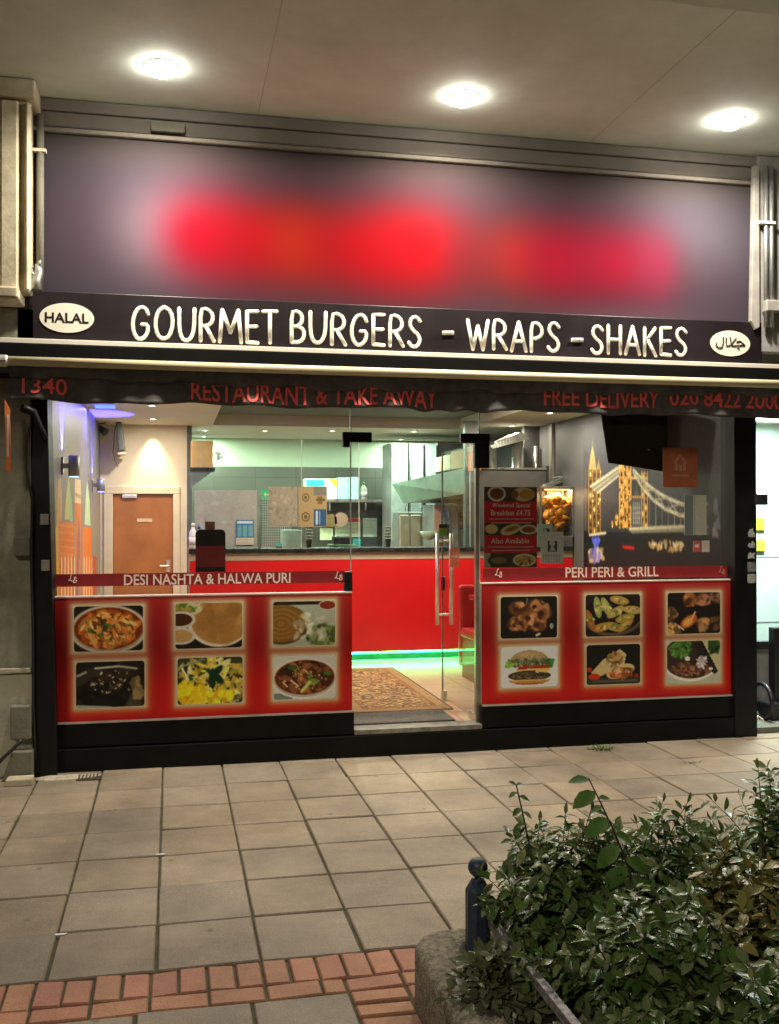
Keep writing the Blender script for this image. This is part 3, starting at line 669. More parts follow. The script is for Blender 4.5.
def soft_path(p):   # one round of corner cutting for a hand drawn line
    if len(p) < 4: return p
    o = [p[0]]
    for a, b in zip(p[:-1], p[1:]):
        o += [(a[0]*.75+b[0]*.25, a[1]*.75+b[1]*.25), (a[0]*.25+b[0]*.75, a[1]*.25+b[1]*.75)]
    return o+[p[-1]]
def handword(s, px0, px1, pyt, pyb, r=.0145):
    mx = (px0+px1)/2; x0, x1 = at(px0, pyb, SY).x+r, at(px1, pyb, SY).x-r; z0, z1 = at(mx, pyb, SY).z+r, at(mx, pyt, SY).z-r
    gap = .24; tot = sum(G[q][0] for q in s)+gap*(len(s)-1); k = (x1-x0)/tot; x = x0; mb = MB()
    for q in s:
        wd, paths = G[q]; jz = rnd.uniform(-.006, .006)
        for p in paths:
            if q in 'GOUS' or (q in 'RPB' and len(p) > 3): p = soft_path(p)
            if len(p) <= 5 and q not in 'U':
                for c_, d_ in zip(p[:-1], p[1:]): mb.tube([(x+a*wd*k, SY-.004, z0+jz+b*(z1-z0)) for a, b in (c_, d_)], r, 8)
            else: mb.tube([(x+a*wd*k, SY-.004, z0+jz+b*(z1-z0)) for a, b in p], r, 8)
            for (a, b) in (p if len(p) <= 5 else (p[0], p[-1])):
                mb.lathe([(.0001, -r*1.0), (r*.7, -r*.72), (r, 0), (r*.7, r*.7), (.0001, r)], (x+a*wd*k, SY-.004, z0+jz+b*(z1-z0)), 'y', 10)
        x += (wd+gap)*k
    mb.v = [(a, SY+(b-SY)*.3, c) for a, b, c in mb.v]
    return mb
for wd, a, b, t0, t1 in (('GOURMET', 129.5, 279, 307, 343), ('BURGERS', 289, 423, 312.5, 347), ('WRAPS', 465.5, 561.5, 319.5, 352), ('SHAKES', 589.5, 688.5, 325.5, 356.5)):
    obj('lettering', handword(wd, a, b, t0, t1), M_white, fs, smooth=True)
for a, b, yq in ((442, 453.5, 333), (571, 582.5, 340)):
    p, q = at(a, yq, SY), at(b, yq, SY); obj('dash', MB().tube([(p.x, SY-.004, p.z), (q.x, SY-.004, q.z)], .0165, 8), M_white, fs, smooth=True)
def oval(px, py, rx, ry, words=None):
    c = at(px, py, SY); l_ = at(px-rx, py, SY).x; hx = c.x-l_; hz = at(px, py-ry, SY).z-c.z
    pts = [(c.x+hx*math.cos(t*2*math.pi/40), c.z+hz*math.sin(t*2*math.pi/40)) for t in range(40)]
    o = obj('oval_badge', MB().prism(pts, 'y', SY-.006, SY+.001), M_white, fs)
    if words: obj('badge_text', text_fit(words, c.x-hx*.8, c.x+hx*.8, c.z-hz*.33, c.z+hz*.33, SY-.0065, .02, .002), M_signblk, o)
    return o, c, hx, hz
oval(67, 318, 27.5, 14.8, 'HALAL')
o, c, hx, hz = oval(730, 343.5, 20, 12.8)
mb = MB()
def ar(pts, r=.0085): mb.tube([(c.x+a*hx, SY-.008, c.z+b*hz) for a, b in pts], r*.66, 6)
# the Arabic word: ha, lam-alef, lam, right to left
ar([(.30, .12), (.48, .22), (.62, .02), (.72, -.12)], .008); ar([(.72, -.12), (.45, -.12), (.33, -.3), (.45, -.42)], .008); ar([(.45, -.12), (.2, -.18), (.08, -.2)], .008)
ar([(.08, -.2), (.02, .1), (-.02, .48)], .008); ar([(.28, .42), (.12, .1), (-.04, -.16), (-.2, -.2), (-.22, .1), (-.2, .4)], .008)
ar([(-.36, .46), (-.36, 0), (-.42, -.3), (-.58, -.4), (-.72, -.25), (-.7, -.02)], .009)
obj('badge_text', mb, M_signblk, o)

# =================================================================== AWNING
aw = thing('awning', 'black retractable awning with cream front bar and wavy lettered valance above the windows', 'awning', (1.8, -.3, 2.85))
zr = at(390, 351, -.16).z; zr2 = at(390, 357.5, -.16).z
obj('white_rail', B(-1.62, 6.2, -.17, -.125, zr2, zr), M_white, aw, bev=.004)
obj('cassette', B(-1.5, 6.2, -.30, -.03, 2.78, zr2-.004), mat('black_awning_case', (.004, .0035, .0035), .7, spec=.15), aw, bev=.01)
bz = at(390, 372.5, -.42).z; bxl = at(4, 363, -.42).x
obj('front_bar', MB().tube([(bxl, -.42, bz), (6.2, -.42, bz)], .033, 14), M_brass, aw, smooth=True)
obj('end_cap', MB().lathe([(.03, -.03), (.042, -.02), (.042, .02), (.036, .03)], (bxl-.005, -.42, bz), 'x', 16), M_trim, aw)
vx0 = at(9, 390, -.41).x; VZ0 = at(390, 409, -.40).z; VZ1 = bz-.028
def wav(x, z):
    k = (VZ1-z)/(VZ1-VZ0)
    a = .016*math.sin(x*7.3)+.013*math.sin(x*17+1.3)+.008*math.sin(x*31+.4)
    burst = .02*math.exp(-((x-1.95)/.45)**2)*math.sin(x*26+1)+.014*math.exp(-((x+.35)/.35)**2)*math.sin(x*30+2)
    return -.405+k*(a+burst)+.012*math.sin(k*3.1)
def vz(x, z):
    k = (VZ1-z)/(VZ1-VZ0)
    return z+k*(.008*math.sin(x*5.1+.5)+.006*math.sin(x*13)+.01*math.exp(-((x-1.95)/.4)**2)*math.sin(x*27))
nx, nz = 520, 10; mb = MB()
vs = []
for j in range(nz+1):
    for i in range(nx+1):
        X = vx0+(6.2-vx0)*i/nx; Z = VZ1+(VZ0-VZ1)*j/nz; vs.append((X, wav(X, Z), vz(X, Z)))
fsx = [(j*(nx+1)+i, (j+1)*(nx+1)+i, (j+1)*(nx+1)+i+1, j*(nx+1)+i+1) for j in range(nz) for i in range(nx)]
mb.add(vs, fsx); k = obj('valance', mb, mat('black_awning_cloth', (.10, .09, .085), .8, var=.3, scale=6, bump=.3, bscale=400), aw, smooth=True)
sdm = k.modifiers.new('cloth', 'SOLIDIFY'); sdm.thickness = .003
M_vlet = mat('red_valance_lettering', (.88, .12, .10), .6, var=.1)
def valtext(s, px0, px1, pyt, pyb):
    mx = (px0+px1)/2; Y = -.4
    mb = text_fit(s, at(px0, pyb, Y).x, at(px1, pyb, Y).x, at(mx, pyb, Y).z, at(mx, pyt, Y).z, 0, .012, .003)
    # cut the faces fine enough to follow the folds, then lay them on the cloth
    import bmesh
    bm = bmesh.new(); me = bpy.data.meshes.new('t'); me.from_pydata(mb.v, [], mb.f); bm.from_mesh(me)
    bmesh.ops.triangulate(bm, faces=bm.faces[:])
    bmesh.ops.subdivide_edges(bm, edges=[e for e in bm.edges if e.calc_length() > .03], cuts=2)
    for v in bm.verts:
        z = v.co.z; v.co.y += wav(v.co.x, z)-.004; v.co.z = vz(v.co.x, z)
    out = MB(); bm.verts.index_update(); out.add([v.co[:] for v in bm.verts], [tuple(v.index for v in f.verts) for f in bm.faces]); bm.free()
    obj('valance_lettering', out, M_vlet, aw)
valtext('1340', 22, 67, 378.5, 395); valtext('RESTAURANT & TAKE AWAY', 191, 438, 385, 404.5)
valtext('FREE DELIVERY', 544, 660, 389.5, 407); valtext('020 8422 2000', 670, 783, 390.5, 407.5)
mb = MB(); vs = []; n2 = 6
zl = lambda x: at(390, 391, -.42).z+.010*math.sin(x*9+1)+.008*math.sin(x*23)+.012*math.exp(-((x-1.6)/.8)**2)*math.sin(x*15)-.002+.014*abs(x-1.3)
for j in range(n2+1):
    for i in range(nx+1):
        X = vx0+(6.2-vx0)*i/nx; k = j/n2; Z = (bz-.01)+(zl(X)-(bz-.01))*k; vs.append((X, wav(X, Z)-.010-.012*math.sin(k*3.14), Z))
mb.add(vs, [(j*(nx+1)+i, (j+1)*(nx+1)+i, (j+1)*(nx+1)+i+1, j*(nx+1)+i+1) for j in range(n2) for i in range(nx)])
k = obj('valance_fold', mb, MATS['black_awning_cloth'], aw, smooth=True); k.modifiers.new('cloth', 'SOLIDIFY').thickness = .003
# folding arm of the awning, seen behind the valance at its left

# =================================================================== GLASS DOOR, open inwards
hx_ = xc-.02
gd = thing('glass_door', 'clear frameless glass door standing open inwards with long steel pull handles', 'glass door', (hx_, .03, FLZ))
obj('door_pane', B(hx_-.006, hx_+.006, .04, 1.03, FLZ+.02, HZ-.01), M_dpane, gd)
obj('pane_edge', B(hx_-.0065, hx_+.0065, 1.03, 1.034, FLZ+.02, HZ-.01), mat('green_glass_edge', (.42, .47, .42)), gd)
yh = .97
zt, zb = at(437, 533, yh).z, at(437, 625, yh).z
for s in (-1, 1):
    mb = MB(); X = hx_+s*.062
    mb.tube([(X, yh, zb), (X, yh, zt)], .016, 12)
    for z in (zb+.09, zt-.07): mb.tube([(hx_, yh, z), (X, yh, z)], .010, 10)
    obj('pull_handle', mb, M_chrome, gd, smooth=True)
obj('lock_plate', B(hx_-.012, hx_+.012, .93, 1.035, FLZ, FLZ+.09), M_steel, gd, bev=.004)
obj('lock_body', B(hx_-.013, hx_+.013, .98, 1.036, zb+.3, zb+.42), M_dark, gd, bev=.004)
obj('door_hinge', B(hx_-.014, hx_+.014, .03, .20, FLZ, FLZ+.06), M_steel, gd, bev=.003)
def sticker(name, px0, py0, px1, py1, Y, m, label, cat='sticker', d=.002, group=None):
    return obj(name, B(*pbox(px0, py0, px1, py1, Y, d)), m, None, label=label, cat=cat, group=group)
def onx(px0, py0, px1, py1, X, d=.003):
    a = atx(px0, (py0+py1)/2, X); b = atx(px1, (py0+py1)/2, X); q = (a.y+b.y)/2; m_ = (px0+px1)/2
    return (X-d, X, a.y, b.y, atx(m_, py1, X).z, atx(m_, py0, X).z)
t = thing('door_sticker', 'small green and black sticker on the glass door by the handle top', 'sticker', (hx_-.01, .95, 1.7))
q = pbox(439, 524, 447, 536, yh-.02, .003)
obj('sticker_sheet', B(*q), mat('green_sticker', (.16, .42, .06), .5), t)
obj('black_band', B(q[0]-.001, q[1]+.001, q[2]-.002, q[2]-.0005, q[5]-.035, q[5]), M_dark, t)
t = thing('orange_sticker', 'small orange leaflet stuck on the glass door beside the handle', 'sticker', (hx_, .8, 1.4))
q = pbox(450, 548, 459.5, 567, .75, .003); obj('leaflet_sheet', B(*q), mat('faded_orange', (.8, .27, .13), .6), t)
obj('print_line', B(q[0]+.015, q[1]-.015, q[2]-.002, q[2]-.0006, q[4]+.08, q[4]+.10), M_palesticker, t)

# =================================================================== COUNTER AND KITCHEN
CY = 3.5
ctop = at(352, 548, CY).z; cx0 = at(189.5, 560, CY).x
ct = thing('serving_counter', 'long glossy red serving counter with black top and green light under its foot', 'counter', (2.4, CY, FLZ))
obj('counter_front', B(cx0, XR-.01, CY, CY+.55, FLZ+.10, at(352, 559.5, CY).z), M_red, ct)
obj('counter_band', B(cx0, XR-.01, CY-.004, CY+.55, at(352, 559.5, CY).z+.001, at(352, 552.5, CY).z), M_beige, ct)
obj('worktop', B(cx0-.01, XR-.01, CY-.03, CY+.6, at(352, 552.5, CY).z+.001, ctop), M_worktop, ct, bev=.004)
obj('toe_kick', B(cx0+.03, XR-.01, CY+.09, CY+.5, FLZ, FLZ+.10), M_dark, ct)
obj('led_strip', B(cx0+.05, XR-.05, CY+.03, CY+.05, FLZ+.075, FLZ+.098), emis('green_led', (.03, 1, .22), 16), ct)
area('led_light', ((cx0+XR)/2, CY+.045, FLZ+.07), 4.2, 34, (.03, 1, .2), shape='RECTANGLE', sy=.03, parent=ct)
# panel seams
for px in (351, 452): X = at(px, 600, CY).x; obj('front_seam', B(X-.002, X+.002, CY-.0015, CY-.0001, FLZ+.1, at(352, 559.5, CY).z), M_dark, ct)
scn_ = thing('counter_screen', 'clear hygiene screen of three glass panes standing on the counter', 'glass screen', (2, CY+.08, ctop))
sz_ = at(352, 440, CY+.1).z
ed = [cx0+.03, at(301.5, 500, CY+.1).x, at(359, 500, CY+.1).x, at(470, 500, CY+.1).x]
for a, b in zip(ed[:-1], ed[1:]):
    obj('screen_pane', B(a+.004, b-.004, CY+.1, CY+.106, ctop+.001, sz_), M_pane_thin, scn_)
    obj('pane_edge', B(b-.0035, b+.0035, CY+.098, CY+.108, ctop+.001, sz_), mat('green_glass_edge', (.42, .47, .42)), scn_)
SYY = CY+.095
def poster(name, px0, py0, px1, py1, Y, base, blocks_, label, cat='poster', group=None):
    x0, x1, y0, _, z0, z1 = pbox(px0, py0, px1, py1, Y, .003)
    t = thing(name, label, cat, ((x0+x1)/2, y0, z0), group)
    wd = max(24, int((px1-px0)*2.2)); h = max(24, int((py1-py0)*2.2))
    p = Pic(wd, h, base); blocks_(p); p.grain(.04)
    obj('sheet', B(x0, x1, y0+.001, y0+.004, z0, z1), M_paper, t)
    print_grid('printed_face', lambda u, v: (x0+u*(x1-x0), y0, z1-v*(z1-z0)), p.c, print_mat('paper_print', .55), t)
    return t
def textlines(p, x0, x1, y0, y1, n, col, a=.7):
    for i in range(n):
        y = y0+(y1-y0)*i/max(1, n-1); p.line(x0, y, x0+(x1-x0)*(.7+.3*rs.rand()), y, .012, col, a)
def grey_board(p):
    for _ in range(40): p.line(rs.rand(), rs.rand(), rs.rand(), rs.rand(), .012, (150, 144, 134), .25)
    p.chunks(40, [(150, 145, 136), (176, 170, 162)], .03, (.5, .5, .6, .6), 2, None, .3)
poster('noticeboard', 194.5, 490, 257, 548, SYY-.03, (150, 152, 146), grey_board, 'wide grey marbled board standing on the counter at the left', 'board')
def blue_poster(p):
    p.rect(0, .72, 1, 1, (196, 186, 164)); p.rect(.06, .04, .94, .14, (190, 205, 215)); p.rect(.08, .22, .3, .66, (100, 150, 160)); p.rect(.38, .22, .62, .66, (90, 160, 160)); p.rect(.7, .22, .93, .66, (110, 150, 160)); textlines(p, .08, .92, .78, .94, 4, (120, 120, 120))
poster('blue_notice', 236, 520, 254, 545, SYY-.04, (60, 110, 150), blue_poster, 'blue and cream notice on the right part of the grey board')
def pebble(p): p.chunks(90, [(140, 125, 105), (168, 152, 130), (120, 108, 92)], .03, (.5, .5, .6, .6), 1.6, None, .4)
poster('pebbled_notice', 268.5, 486.5, 297.5, 526.5, SYY-.012, (140, 132, 116), pebble, 'plain speckled beige sheet on the counter screen, left of the icon sheet')
def icons(p):
    p.rect(.02, .02, .98, .98, (150, 128, 92)); p.rect(.54, .0, 1, .22, (110, 104, 96)); p.rect(.54, .56, .98, .98, (44, 76, 112)); 
    for (x, y, s) in ((.25, .27, .13), (.25, .75, .15)):
        p.ell(x, y, s, s*.8, (96, 78, 40), .1); p.ell(x, y, s*.72, s*.56, (150, 128, 92), .1); p.ell(x, y, s*.35, s*.35, (84, 68, 36), .2)
    p.rect(.62, .3, .92, .36, (90, 70, 40)); p.rect(.66, .24, .85, .44, (100, 80, 46), .8); p.line(.64, .62, .64, .92, .03, (180, 190, 200)); p.line(.74, .62, .74, .92, .02, (110, 140, 170))
poster('icon_notice', 298.5, 486.5, 327, 527, SYY-.012, (142, 126, 98), icons, 'beige sheet with four dark icons and a blue corner on the counter screen')
for px, py, r_, cc, lb in ((331, 520.5, 6.5, (.19, .17, .06), 'olive round sticker on the screen beside the icon sheet'), (341, 519.5, 7, (.30, .24, .18), 'pinkish grey round sticker on the screen right of the olive one')):
    c0 = at(px, py, SYY-.01); k = at(px+r_, py, SYY-.01).x-c0.x
    m = MB().prism([(c0.x+k*math.cos(a*.2618), c0.z+k*math.sin(a*.2618)) for a in range(24)], 'y', SYY-.004, SYY-.001)
    m.prism([(c0.x+k*.6*math.cos(a*.2618), c0.z+k*.6*math.sin(a*.2618)) for a in range(24)], 'y', SYY-.006, SYY-.0045)
    obj('round_sticker', m, mat('sticker_%g' % px, cc, .6), None, label=lb, cat='sticker')
# wall shelf and what stands on it
SHY = 6.6
sh = thing('wall_shelf', 'long thin steel shelf over the kitchen worktop', 'shelf', (at(365, 501, SHY).x, SHY, at(365, 501, SHY).z))
sq = pbox(322, 499.5, 405, 502, SHY, .35); shz = sq[5]
obj('shelf_board', B(*sq), M_steel, sh)
for px in (330, 366, 398):
    X = at(px, 505, SHY).x; obj('bracket', B(X-.01, X+.01, SHY+.02, SHY+.34, sq[4]-.12, sq[4]), M_steel, sh)
def carton(name, px0, py0, px1, Y, d, m, label, extra=None, cat='box', z0=None):
    x0, x1, _, _, _, z1 = pbox(px0, py0, px1, py0+5, Y, d)
    t = thing(name, label, cat, ((x0+x1)/2, Y, z0))
    obj('carton_body', B(x0, x1, Y, Y+d, z0, z1), m, t, bev=.006)
    if extra: extra(t, x0, x1, z0, z1, Y)
    return t
M_cyan = mat('cyan_print', (.03, .55, .68), .5); M_yel = mat('yellow_print', (.8, .72, .03), .5)
def e1(t, x0, x1, z0, z1, Y):
    w_ = x1-x0; obj('cyan_label', B(x0+.02, x0+w_*.6, Y-.003, Y-.0005, z1-.11, z1-.02), M_cyan, t)
    obj('yellow_corner', MB().prism([(x1-w_*.26, z1-.005), (x1-.005, z1-.005), (x1-.005, z1-.14)], 'y', Y-.003, Y-.0005), M_yel, t)
carton('white_carton', 305, 478.5, 337, SHY+.03, .25, mat('white_card', (.75, .78, .75), .6), 'white carton with cyan label and yellow corner on the steel shelf', e1, z0=shz)
M_pblue = mat('pale_blue_card', (.40, .62, .68), .6)
carton('pale_blue_carton', 337.5, 477.5, 348, SHY+.03, .22, M_pblue, 'pale blue carton on the shelf directly beside the white carton', z0=shz)
carton('pale_blue_carton', 348.5, 477, 358.5, SHY+.03, .22, M_pblue, 'pale blue carton on the shelf directly beside the bottle', z0=shz)
def bottle(px, pyt, pyb, r_px, Y, label, mbody, mcap, z0=None):
    b0 = at(px, pyb, Y); tp = at(px, pyt, Y); z = b0.z if z0 is None else z0; h = tp.z-z; r = at(px+r_px, pyb, Y).x-b0.x
    t = thing('bottle', label, 'bottle', (b0.x, Y, z))
    obj('bottle_body', MB().lathe([(r*.9, 0), (r, .01), (r, h*.58), (r*.85, h*.68), (r*.4, h*.8), (r*.4, h*.86)], (b0.x, Y, z), 'z', 16), mbody, t, smooth=True)
    obj('cap', MB().lathe([(r*.45, h*.86), (r*.45, h*.98), (r*.3, h)], (b0.x, Y, z), 'z', 12), mcap, t, smooth=True)
    obj('bottle_label', MB().lathe([(r*1.02, h*.15), (r*1.02, h*.45)], (b0.x, Y, z), 'z', 16), M_paper, t, smooth=True)
M_pl = mat('milky_plastic', (.6, .64, .55), .4); M_bl = mat('blue_plastic', (.03, .06, .5), .4); M_gr = mat('green_plastic', (.06, .25, .1), .4)
bottle(363.5, 482, 500, 3.6, SHY+.14, 'milky bottle with green cap at the end of the steel shelf', M_pl, M_gr, shz)
bottle(193, 523, 548, 4, CY+.05, 'white pump bottle on the counter at the left end', M_paper, M_paper, ctop)
bottle(199, 526, 548, 3, CY+.05, 'clear bottle with blue cap beside the white pump bottle', mat('clear_blue_plastic', (.3, .34, .5), .3), M_bl, ctop)
bottle(279, 542, 548.5, 3, CY+.28, 'small turquoise bottle on the counter below the speckled sheet', M_cyan, M_cyan, ctop)
# dark board below the shelf with papers
KYd = 7.05
obj('dark_backboard', B(*pbox(330, 503, 400, 549, KYd, .06)), mat('charcoal_board', (.05, .055, .055), .5), None, label='charcoal splash board behind the kitchen worktop below the shelf', cat='board')
def redhead(p): p.rect(0, 0, 1, .22, (190, 60, 66)); textlines(p, .08, .9, .32, .92, 8, (120, 150, 120))
def lined(p): textlines(p, .1, .9, .15, .85, 7, (130, 160, 150))
poster('pinned_paper', 335, 518, 360.5, 537, KYd-.01, (186, 200, 172), redhead, 'red headed paper on the charcoal board', 'paper')
poster('pinned_paper', 363, 518, 377, 537, KYd-.01, (180, 206, 196), lined, 'pale green paper at the right on the charcoal board', 'paper')
poster('pinned_paper', 320, 528, 333, 540, KYd-.02, (206, 220, 180), lined, 'small pale yellow paper left of the red headed one', 'paper')
poster('pinned_paper', 353, 538.5, 361, 548, KYd-.02, (50, 160, 170), lined, 'small teal paper low on the charcoal board', 'paper')
# mesh panel and till clutter
m = MB(); q = pbox(261, 497, 291, 549, 5.2, .02)
for i in range(15): X = q[0]+(q[1]-q[0])*i/14; m.box(X-.004, X+.004, 5.2, 5.212, q[4], q[5])
for i in range(22): Z = q[4]+(q[5]-q[4])*i/21; m.box(q[0], q[1], 5.212, 5.222, Z-.004, Z+.004)
obj('wire_rack', m, M_dsteel, None, label='fine steel wire rack behind the counter under the exit sign', cat='rack')
obj('steel_upright', B(*pbox(257.5, 494, 261.5, 549, CY+.3, .05)), M_dsteel, None, label='thin grey upright beside the grey board', cat='post')
e = thing('exit_sign', 'small green exit sign with white running figure arrow on the kitchen wall', 'exit sign', (at(265, 499, 5.9).x, 5.9, at(265, 499, 5.9).z))
q = pbox(261.5, 490, 270, 499.5, 5.9, .03); obj('sign_panel', B(*q), mat('exit_green', (.02, .42, .14), .4, emit=(.02, .6, .2), estr=.25), e)
xm, zm = (q[0]+q[1])/2, (q[4]+q[5])/2; obj('arrow', MB().prism([(xm-.03, zm), (xm, zm+.03), (xm, zm+.01), (xm+.035, zm+.01), (xm+.035, zm-.01), (xm, zm-.01), (xm, zm-.03)], 'y', 5.896, 5.899), M_white, e)
# counter clutter between screen and kitchen
m = B(*pbox(283, 530, 301, 548.5, 4.3, .3)); obj('card_terminal', m, mat('mint_plastic', (.45, .62, .5), .5), None, bev=.01, label='mint coloured box behind the counter below the icon sheet', cat='box')
till = thing('till', 'dark till with paler screen on the counter below the pinned papers', 'till', (at(347, 548, 4).x, 4, ctop))
q = pbox(334, 536, 352, 548, 4, .2); obj('till_body', MB().prism([(q[4], 4), (q[4], 4.25), (q[5], 4.2), (q[5]-.03, 4.05)], 'x', q[0], q[1]) if 0 else MB().box(q[0], q[1], 4, 4.2, ctop, q[5]), M_dark, till, bev=.02)
obj('till_tray', B(q[0]-.05, q[1]+.02, 3.9, 4.2, ctop, ctop+.03), mat('green_tray', (.2, .42, .25), .5), till, bev=.005)
for px, lb, mm in ((309, 'stack of white cups on the counter below the icon sheet', M_paper), (388, 'stack of pale cups on the counter left of the oven', M_pl)):
    p0 = at(px, 548, 4.0); m = MB()
    for k in range(5): m.lathe([(.028, k*.035), (.038, k*.035+.09), (.041, k*.035+.09), (.041, k*.035+.098), (.03, k*.035+.098)], (p0.x, 4.0, ctop), 'z', 16)
    obj('cup_stack', m, mm, None, smooth=True, label=lb, cat='cups')
# dark corner shelf with brown carton, far left of the kitchen
kx = at(194, 480, 5.2); sb = thing('corner_shelf', 'dark bracket shelf high in the left corner of the kitchen', 'shelf', (at(203, 476, 5).x, 5, at(203, 468, 5).z))
q = pbox(190, 467.5, 215, 470.5, 5, .5); obj('shelf_board', B(*q), M_dark, sb)
obj('bracket', MB().prism([(q[0], q[4]), (q[1]-.02, q[4]), (q[0], q[4]-.22)], 'y', 5.02, 5.07), mat('slate_bracket', (.12, .14, .14), .5), sb)
def tapes(t, x0, x1, z0, z1, Y): obj('packing_tape', B(x0+(x1-x0)*.4, x0+(x1-x0)*.52, Y-.002, Y-.0003, z0, z1), mat('buff_tape', (.5, .36, .2), .3), t)
carton('brown_carton', 191, 440.5, 213, 5.05, .4, M_brown, 'brown cardboard carton on the dark corner shelf', tapes, z0=q[5])
m = MB(); p0 = at(215, 452, 5); 
m.tube([p0, p0+Vector((.05, 0, -.03)), p0+Vector((.03, 0, -.09)), p0+Vector((.1, 0, -.05))], [.02, .035, .03, .005], 6); obj('plastic_bag', m, mat('clear_bag_plastic', (.7, .75, .68), .3), None, smooth=True, label='crumpled clear plastic bag beside the brown carton', cat='bag')
# steel fridges
for i, (a, b, lb) in enumerate(((391, 408.5, 'leftmost tall pale steel fridge in the kitchen'), (410, 424, 'middle tall pale steel fridge in the kitchen'), (426, 437, 'rightmost tall pale steel fridge in the kitchen'))):
    x0, x1, y0, y1, z0, z1 = pbox(a, 443, b, 600, 6.0, .55)
    t = thing('steel_fridge', lb, 'fridge', ((x0+x1)/2, 6, FLZ), 'tall steel fridges at the back of the kitchen')
    obj('fridge_body', B(x0, x1, 6.03, 6.58, FLZ, z1), M_dsteel, t)
    obj('fridge_door', B(x0+.008, x1-.008, 5.99, 6.03, FLZ+.1, z1-.01), mat('pale_steel_door', (.42, .50, .48), .4, metal=.3), t, bev=.008)
    obj('handle', B(x1-.05, x1-.035, 5.95, 5.99, z1-.9, z1-.45), M_chrome, t)
obj('dark_cabinet_top', B(*pbox(437.5, 442, 478, 470, 6.2, .3)), M_dark, None, label='dark cupboard high at the right of the fridges', cat='cupboard')
# extractor hood running back along the right of the kitchen
HX = at(465, 480, 4.1).x
hd = thing('extractor_hood', 'long pale extractor hood with slanted glassy apron running back into the kitchen', 'extractor hood', (HX, 4.8, 2.1))
pp = [at(465, 468, 4.1), at(464, 494, 4.1), at(403, 503, 5.5), at(392, 484, 5.6)]
off = Vector((.03, .012, 0)); m = MB(); m.add([tuple(p) for p in pp]+[tuple(p+off) for p in pp], [(3, 2, 1, 0), (4, 5, 6, 7), (0, 1, 5, 4), (1, 2, 6, 5), (2, 3, 7, 6), (3, 0, 4, 7)])
obj('hood_apron', m, mat('pale_green_steel', (.25, .37, .29), .3), hd)
m = MB(); m.add([tuple(pp[0]+off), tuple(pp[1]+off), tuple(pp[1]+Vector((.75, .05, 0))), tuple(pp[0]+Vector((.75, .05, 0)))]+[tuple(pp[3]+off), tuple(pp[2]+off), tuple(pp[2]+Vector((.75, .05, 0))), tuple(pp[3]+Vector((.75, .05, 0)))], [(0, 1, 2, 3), (7, 6, 5, 4), (0, 3, 7, 4), (1, 5, 6, 2), (3, 2, 6, 7)])
obj('hood_canopy', m, M_dsteel, hd)
y0h = 4.1
for k in range(4):
    Y = y0h+.15+.32*k; obj('grease_filter', MB().prism([(HX+.04, pp[1].z-.02), (HX+.6, pp[1].z-.2), (HX+.6, pp[1].z-.18), (HX+.04, pp[1].z)], 'y', Y, Y+.2), M_steel, hd)
# appliances under the hood
ap = thing('grill_cooker', 'steel grill cooker under the extractor hood', 'cooker', (HX+.3, 5, FLZ))
obj('cooker_body', B(at(434, 540, 5).x, at(475, 540, 5).x+.1, 5.0, 5.6, FLZ, at(450, 505, 5).z), M_dsteel, ap, bev=.01)
for a, b in ((437, 441), (444.5, 449), (458, 462)): obj('cooker_trim', B(*pbox(a, 512, b, 549, 4.97, .03)), M_steel, ap)
obj('price_slip', B(*pbox(434.5, 506, 441, 536, 4.96, .003)), mat('pink_slip', (.6, .33, .28), .6), ap)
fr = thing('oven', 'lit steel oven with pale glowing panels left of the grill cooker', 'oven', (at(416, 549, 5.7).x, 5.7, FLZ))
obj('oven_body', B(at(398, 540, 5.7).x, at(433, 540, 5.7).x, 5.7, 6.2, FLZ, at(415, 512, 5.7).z), M_dsteel, fr, bev=.01)
for a, b in ((400, 409), (411, 421), (423, 432)): obj('oven_door', B(*pbox(a, 515, b, 548, 5.67, .03)), mat('warm_steel', (.52, .52, .38), .35, metal=.3), fr, bev=.01)
obj('bowl', MB().lathe([(.03, 0), (.09, .05), (.12, .11), (.11, .11), (.08, .055), (.002, .02)], (at(429, 540, 4.6).x, 4.6, at(429, 540, 4.6).z), 'z', 20), mat('mint_bowl', (.45, .6, .45), .4), None, smooth=True, label='pale mint bowl on the worktop under the hood', cat='bowl')
# cartons on top of hood
x0 = at(434, 460, 4.6).x
HXt = HX
def hoodbox(px0, px1, py0, py1, label, m, name='food_carton'):
    a0, a1 = atx(px0, py0, HXt), atx(px1, py0, HXt); b0 = atx(px0, py1, HXt)
    t = thing(name, label, 'box', (HXt, (a0.y+a1.y)/2, b0.z)); z1 = (a0.z+a1.z)/2; z0 = (b0.z+atx(px1, py1, HXt).z)/2
    obj('carton_body', B(HXt, HXt+.07, a1.y, a0.y, z0, z1), m, t, bev=.006); return t, a0.y, a1.y, z0, z1
t, ya, yb, za, zb_ = hoodbox(433.5, 450, 456.5, 471, 'cream printed carton on the hood with a round picture', mat('cream_card', (.62, .55, .38), .6))
obj('round_print', MB().lathe([(.09, 0), (.09, .002)], (HXt-.003, (ya+yb)/2, (za+zb_)/2), 'x', 20), mat('gold_print', (.55, .38, .12), .5), t)
t, *_ = hoodbox(450.5, 467, 450, 468.5, 'brown carton on the hood between the cream and orange ones', M_brown)
t, ya, yb, za, zb_ = hoodbox(467.5, 475, 446, 471, 'orange carton at the near end of the hood', M_orange)
obj('lid_band', B(HXt-.002, HXt-.0005, yb, ya, zb_-.06, zb_-.002), mat('cream_card', (.62, .55, .38)), t)
# dark post between hood and equipment
obj('steel_column', B(at(465.5, 500, 4.05).x, at(478, 500, 4.05).x, 4.05, 4.15, ctop, CEZ), mat('grey_steel_sheet', (.26, .26, .25), .4, metal=.6), None, label='flat grey steel column at the near end of the hood', cat='column')

